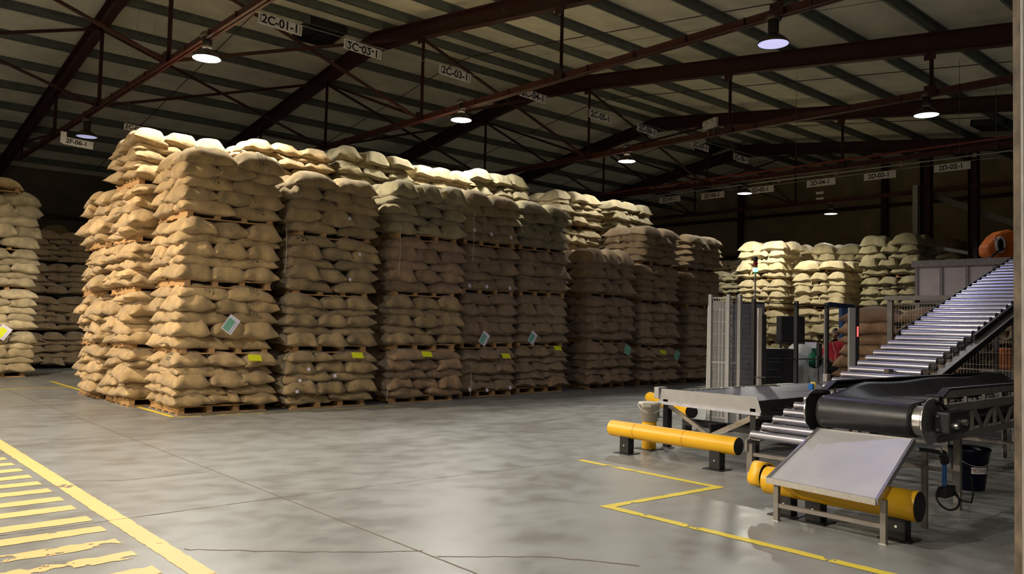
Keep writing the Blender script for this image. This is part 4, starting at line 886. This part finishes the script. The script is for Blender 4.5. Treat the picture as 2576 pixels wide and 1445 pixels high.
MB().prism([(-.22, 0), (.17, 0), (.17, 2.12), (.08, 2.2), (-.08, 2.2), (-.2, 2.1)], 'y', -.02, .02).build('sheet', M['whitec'], s)
for k in range(6): MB().box((-.19+k*.065, -.03, .05), (-.175+k*.065, -.02, 2.05)).build('rib', M['whitec'], s)
s = thing('signal_tower', 'slim pole signal tower with a lit green lamp', 'signal lamp', (14.14, 8.58, 0))
MB().cyl((0, 0, 2.2), (0, 0, 2.82), .016, 10).build('pole', M['frame'], s)
MB().cyl((0, 0, 2.82), (0, 0, 2.90), .045, 16).build('green_lens', M['em_green'], s); MB().cyl((0, 0, 2.90), (0, 0, 2.945), .042, 16).build('amber_lens', M['amber'], s)
MB().cyl((0, 0, 2.945), (0, 0, 3.03), .042, 16).build('red_lens', M['red_off'], s); MB().cyl((0, 0, 3.03), (0, 0, 3.12), .042, 16).build('top_cap', M['blackp'], s)
s = thing('tall_grey_post', 'shiny vertical pipe just right of the third black post', 'post', (15.95, 8.05, 0)); MB().cyl((0, 0, 0), (0, 0, 2.1), .022, 10).build('pipe', M['conduit'], s)
MB().box((-.09, -.1, .42), (.06, .0, .80)).build('control_box', M['hopper'], s, .01)
s = thing('sensor_post', 'thin black sensor post in front of the white bulk bag', 'sensor', (15.1, 7.75, 0)); MB().cyl((0, 0, 0), (0, 0, 1.45), .014, 8).build('pole', M['dark'], s); MB().box((-.06, -.05, 1.18), (.05, .02, 1.44)).build('sensor_head', M['blackp'], s, .006)
b = MB().bar((16.3, 8.15, 2.25), (18.2, 8.5, 2.25), .04, .1).build('blue_beam', M['bluebeam']); tag(b, 'dark blue cross beam above the person in red', 'beam')
b = MB().box((-.17, -.1, .0), (.17, .1, 1.62)).build('blue_cabinet', M['bluebeam']); b.location = (20.6, 9.8, .7); b.rotation_euler = (0, 0, R(-42)); tag(b, 'dark blue upright box behind the top of the brown sacks', 'cabinet')
b = thing('dark_machine', 'dark machine cabinet with smoked glass behind the shutter', 'machine', (15.75, 9.05, 0), R(-42))
MB().box((-.42, -.02, .0), (.42, .4, 1.28)).build('cabinet', M['dark'], b, .01); MB().box((-.36, -.03, .30), (.36, -.02, 1.2)).build('smoked_glass', M['glass'], b)
for k in range(5): MB().box((-.36, -.036, .35+k*.16), (.1, -.03, .36+k*.16)).build('trim_line', M['greyd'], b)
b = thing('black_box', 'black square box above the dark machine', 'box', (16.9, 9.3, 1.3), R(-42)); MB().box((-.27, -.05, .12), (.27, .3, .70)).build('body', M['black'], b, .02); MB().box((-.3, -.06, .09), (.3, .3, .12)).build('shelf', M['dark'], b)
MB().box((-.28, -.03, -1.3), (-.24, .03, .09)).box((.24, -.03, -1.3), (.28, .03, .09)).build('support_leg', M['dark'], b)

# white bulk bag on a black base
b = thing('bulk_bag', 'white bulk bag with green print on a black base', 'bag', (16.9, 9.0, .52), R(-42))
def blob(w, d, h_, seed, nu=26, nv=12, taper=.18):
    vs = []; rn = random.Random(seed); ph = [rn.uniform(0, 6) for _ in range(6)]
    for j in range(nv+1):
        t = j/nv; zz = h_*t; s_ = (1-taper*t*t)*(.93+.10*math.sin(PI*min(1, t*1.25)))*(1 if t < .9 else 1-(t-.9)*2.5)
        for i in range(nu):
            a = 2*PI*i/nu; ca, sa = math.cos(a), math.sin(a); q = (abs(ca)**5+abs(sa)**5)**(-1/5.)
            r_ = s_*(1+.025*math.sin(5*a+ph[0]+4*t)+.02*math.sin(9*a+ph[1]-7*t)+.015*math.sin(14*t+3*a+ph[2]))
            vs.append((w/2*q*ca*r_, d/2*q*sa*r_, zz+.015*math.sin(4*a+ph[3])*t))
    fs = [(j*nu+i, j*nu+(i+1) % nu, (j+1)*nu+(i+1) % nu, (j+1)*nu+i) for j in range(nv) for i in range(nu)]
    vs.append((0, 0, h_*1.02)); fs += [(nv*nu+i, nv*nu+(i+1) % nu, len(vs)-1) for i in range(nu)]; vs.append((0, 0, 0)); fs += [((i+1) % nu, i, len(vs)-1) for i in range(nu)]
    return MB().add(vs, fs, True)
blob(.82, .8, .84, 3).build('body', M['bulk'], b)
for k, (x, w) in enumerate(((-.2, .36), (.2, .36))): q = blob(w, .3, .30, 20+k, 18, 8, .3).build('lower_fold', M['bulk'], b); q.location = (x, -.28, .0)
o = MB().lathe([(0, 0), (.15, 0), (.17, .005), (0, .012)], 20).build('green_print', M['green'], b); o.location = (.06, -.405, .52); o.rotation_euler = (R(84), 0, 0)
o = MB().box((-.10, -.02, 0), (.14, .12, .006)).build('green_print', M['green'], b); o.location = (.12, -.38, .66); o.rotation_euler = (R(80), 0, 0)
for a in ((-.16, .50, .04), (.02, .46, .05)): o = MB().box((-.012, -.003, -.12), (.012, .003, .12)).build('strap', M['bulk'], b); o.location = (a[0]+.08, -.425, a[1]+.03)
o = MB().box((-.13, -.1, 0), (.13, .1, .004)).build('paper_slip', M['paper'], b); o.location = (.08, -.20, .83); o.rotation_euler = (R(50), 0, 0)
b = MB().box((-.5, -.45, 0), (.5, .45, .50)).build('black_base', M['dark'], None, .02); b.location = (16.95, 9.05, 0); b.rotation_euler = (0, 0, R(-42)); b.name = 'support_block'; tag(b, 'black support block under the white bulk bag', 'block')

# hopper panel wall with steel frame
p = thing('hopper_wall', 'beige panel wall in a steel frame behind the sloping rollers', 'panel wall', (18.0, 0, 0))
for k in range(4): MB().box((0, 7.03-.5*(k+1)+.02, 2.45), (.03, 7.03-.5*k-.02, 3.12)).build('panel', M['hopper'], p)
for k in range(5): MB().box((-.03, 7.03-.5*k-.03, 2.36), (.04, 7.03-.5*k+.03, 3.12)).build('upright', M['frame'], p)
MB().box((-.06, 4.9, 3.10), (.06, 7.12, 3.24)).build('top_rail', M['frame'], p); MB().box((-.04, 4.9, 2.34), (.04, 7.1, 2.44)).build('bottom_rail', M['frame'], p)
for y in (7.0, 5.0): MB().box((-.04, y-.05, 0), (.04, y+.05, 2.4)).build('leg', M['frame'], p)
w = MB(); mesh_fill(w, (17.9, 7.0, 0), (17.9, 5.0, 0), 1.9, 2.35, .05, .2); tag(w.build('grid_panel', M['dark']), 'dark bar grid below the beige panel wall', 'grid')

# orange robot arm head
r_ = thing('robot_arm', 'orange wrapped robot arm with a white ring', 'robot', (18.95, 5.72, .05), R(-42))
poly = [(-.36, 3.47), (-.33, 3.55), (-.2, 3.72), (-.06, 3.82), (.1, 3.86), (.26, 3.82), (.42, 3.66), (.46, 3.44), (.34, 3.26), (.12, 3.2), (-.08, 3.22), (-.22, 3.26), (-.35, 3.30)]
o = MB().prism(poly, 'y', -.18, .2).build('arm_cover', M['orange'], r_, .06)
o = MB().prism([(-.2, 3.22), (.4, 3.26), (.75, 2.9), (.6, 2.5), (.4, 2.6), (.1, 3.08)], 'y', -.12, .18).build('lower_arm', M['orange'], r_, .05)
rg = []
for i in range(24): a = 2*PI*i/24; rg.append((-.13+.085*math.cos(a), -.24, 3.52+.15*math.sin(a)))
MB().tube(rg+[rg[0]], .028, 8).build('white_ring', M['white'], r_)
hole = MB().lathe([(0, 0), (.085, 0), (.085, .06), (0, .06)], 20).build('dark_hole', M['black'], r_); hole.location = (-.13, -.19, 3.52); hole.rotation_euler = (R(90), 0, 0); hole.scale = (1, 1.6, 1)
MB().tube([(-.10, -.27, 3.46), (-.18, -.28, 3.40), (-.30, -.27, 3.30), (-.36, -.25, 3.20)], .024, 8).build('cable', M['blackp'], r_)
MB().box((-.26, -.26, 3.60), (-.2, -.24, 3.65)).build('white_patch', M['white'], r_)
MB().cyl((.55, .03, -.05), (.55, .03, 2.7), .17, 18).build('pedestal', M['dark'], r_)
# orange drum unit and white low tank seen under the incline
b = thing('low_machine', 'low white tank with orange parts seen under the sloping conveyor', 'machine', (17.0, 4.4, 0), R(-45))
MB().box((-.9, 0, .55), (.7, .5, 1.05)).build('white_tank', M['white'], b, .03); MB().box((-.55, .1, 1.05), (-.1, .5, 1.45)).build('orange_box', M['orange'], b, .02); MB().box((.45, .1, .9), (.62, .5, 1.3)).build('orange_box', M['orange'], b, .02)
MB().box((-.9, .05, 0), (-.8, .45, .55)).box((.6, .05, 0), (.7, .45, .55)).build('leg', M['frame'], b); w = MB(); mesh_fill(w, (-.9, -.05, 0), (.7, -.05, 0), .3, 1.6, .05, .25, .0035); tag(w.build('wire_mesh', M['dark'], b), kind='stuff')
b = thing('low_fence', 'low guard fence with a yellow plate under the belt conveyor', 'fence', (13.2, 3.0, 0), R(-50))
for x in (-1.0, -.55, -.1, .35, .7): MB().box((x, -.02, 0), (x+.05, .02, 1.1)).build('post', M['frame'], b)
MB().box((.08, -.03, .32), (.32, -.02, .78)).build('yellow_plate', M['yplast'], b); w = MB(); mesh_fill(w, (-1, 0, 0), (.7, 0, 0), .1, 1.08, .05, .25, .0035); tag(w.build('wire_mesh', M['conduit'], b), kind='stuff')

# ------------------------------------------------------------------ the person in red
def person():
    t = thing('person', 'person in a red shirt and black trousers beside the brown sacks', 'person', (16.95, 8.32, 0), R(-66))
    # skeleton: x right, -y forward
    J = {'pel': (0, 0, .95), 'sp': (0, .01, 1.15), 'ch': (0, .01, 1.36), 'nk': (0, 0, 1.47), 'hb': (0, -.01, 1.53),
         'hipl': (-.09, 0, .92), 'knl': (-.10, -.03, .50), 'anl': (-.10, .02, .09), 'tol': (-.10, -.15, .04),
         'hipr': (.09, 0, .92), 'knr': (.11, -.02, .50), 'anr': (.11, .04, .09), 'tor': (.12, -.13, .04),
         'shl': (-.17, 0, 1.40), 'ell': (-.22, -.02, 1.14), 'wrl': (-.18, -.20, 1.0), 'hal': (-.16, -.26, .99),
         'shr': (.17, 0, 1.40), 'elr': (.25, -.10, 1.18), 'wrr': (.20, -.32, 1.22), 'har': (.19, -.38, 1.24)}
    rad = dict(pel=.15, sp=.135, ch=.145, nk=.065, hb=.06, hipl=.10, knl=.065, anl=.045, tol=.035, hipr=.10, knr=.065, anr=.045, tor=.035, shl=.075, ell=.045, wrl=.03, hal=.035, shr=.075, elr=.045, wrr=.03, har=.035)
    def skin(name, keys, edges, mat, grow=0., root=None, flat=.75):
        me = bpy.data.meshes.new(name); me.from_pydata([J[k] for k in keys], [(keys.index(a), keys.index(b_)) for a, b_ in edges], []); me.materials.append(M[mat])
        o = bpy.data.objects.new(name, me); COL.objects.link(o); o.parent = t
        md = o.modifiers.new('skin', 'SKIN'); 
        if not me.skin_vertices: bpy.context.view_layer.objects.active = o
        for i, k in enumerate(keys):
            sv = me.skin_vertices[0].data[i]; sv.radius = (rad[k]+grow, (rad[k]+grow)*flat if k in ('pel', 'sp', 'ch') else rad[k]+grow); sv.use_root = (k == (root or keys[0]))
        md.use_smooth_shade = True
        sd = o.modifiers.new('sub', 'SUBSURF'); sd.levels = 2; sd.render_levels = 2; return o
    E_ = [('pel', 'sp'), ('sp', 'ch'), ('ch', 'nk'), ('nk', 'hb'), ('pel', 'hipl'), ('hipl', 'knl'), ('knl', 'anl'), ('anl', 'tol'), ('pel', 'hipr'), ('hipr', 'knr'), ('knr', 'anr'), ('anr', 'tor'),
          ('ch', 'shl'), ('shl', 'ell'), ('ell', 'wrl'), ('wrl', 'hal'), ('ch', 'shr'), ('shr', 'elr'), ('elr', 'wrr'), ('wrr', 'har')]
    skin('body', list(J), E_, 'skin')
    skin('shirt', ['pel', 'sp', 'ch', 'nk', 'shl', 'ell', 'shr', 'elr'], [('pel', 'sp'), ('sp', 'ch'), ('ch', 'nk'), ('ch', 'shl'), ('shl', 'ell'), ('ch', 'shr'), ('shr', 'elr')], 'red', .018)
    skin('trousers', ['pel', 'hipl', 'knl', 'anl', 'hipr', 'knr', 'anr'], [('pel', 'hipl'), ('hipl', 'knl'), ('knl', 'anl'), ('pel', 'hipr'), ('hipr', 'knr'), ('knr', 'anr')], 'trousers', .02)
    for sx, k in ((-1, 'hal'), (1, 'har')):
        b0 = Vector(J[k]); w0 = Vector(J['wrl' if sx < 0 else 'wrr']); dr = (b0-w0).normalized(); sd_ = dr.cross(Vector((0, 0, 1))).normalized()
        for i, L in enumerate((.065, .075, .07, .055)):
            s0 = b0+sd_*((i-1.5)*.018)+dr*.02; MB().tube([s0, s0+dr*L*.55+Vector((0, 0, -.006)), s0+dr*L+Vector((0, 0, -.025))], .0085, 7).build('finger', M['skin'], t)
        s0 = b0-sd_*(sx*.03); MB().tube([s0, s0+dr*.03-sd_*(sx*.02), s0+dr*.055-sd_*(sx*.022)], .0095, 7).build('thumb', M['skin'], t)
    # head
    vs = []; nu, nv = 24, 18
    for j in range(nv+1):
        ph = PI*j/nv
        for i in range(nu):
            a = 2*PI*i/nu; x = .075*math.sin(ph)*math.cos(a); y = .095*math.sin(ph)*math.sin(a); z = .118*math.cos(ph)
            if z < -.02: x *= 1-.28*min(1, (-z-.02)/.09); y = y*(1-.10*min(1, (-z-.02)/.09))-.006
            if y < -.05 and abs(x) < .02 and -.035 < z < .02: y -= .020*(1-abs(x)/.02)*(1-abs(z+.015)/.035)
            if y < -.05 and .018 < abs(x) < .045 and .0 < z < .03: y += .010
            vs.append((x, y, z))
    fs = [(j*nu+i, j*nu+(i+1) % nu, (j+1)*nu+(i+1) % nu, (j+1)*nu+i) for j in range(nv) for i in range(nu)]
    hd = MB().add(vs, fs, True).build('head', M['skin'], t); hd.location = (0, -.02, 1.625); hd.rotation_euler = (R(6), R(6), 0)
    for sx in (-1, 1):
        MB().cyl((sx*.030, -.088, .015), (sx*.030, -.080, .015), .011, 10).build('eye', M['white'], hd); MB().cyl((sx*.030, -.0895, .015), (sx*.030, -.088, .015), .005, 8).build('pupil', M['black'], hd)
        MB().box((sx*.030-.016, -.094, .031), (sx*.030+.016, -.084, .037)).build('eyebrow', M['hair'], hd)
        MB().cyl((sx*.073, .0, -.005), (sx*.083, .01, -.005), .024, 12, .018).build('ear', M['skin'], hd)
    MB().box((-.024, -.092, -.056), (.024, -.082, -.049)).build('mouth', plain('lips', (.20, .06, .05), .5), hd)
    hv = [(x*1.07, y*1.07+.006, z*1.07+.006) for (x, y, z) in vs]; keep_ = [f_ for f_ in fs if all((vs[i][2] > .055) or (vs[i][1] > .01 and vs[i][2] > -.05) for i in f_)]
    MB().add(hv, keep_, True).build('hair', M['hair'], hd)
    lan = MB().tube([(-.05, -.12, 1.44), (-.02, -.145, 1.30), (.02, -.145, 1.22), (.0, -.14, 1.05)], .005, 6).build('lanyard', M['white'], t)
    return t
person()
bpy.context.view_layer.update()
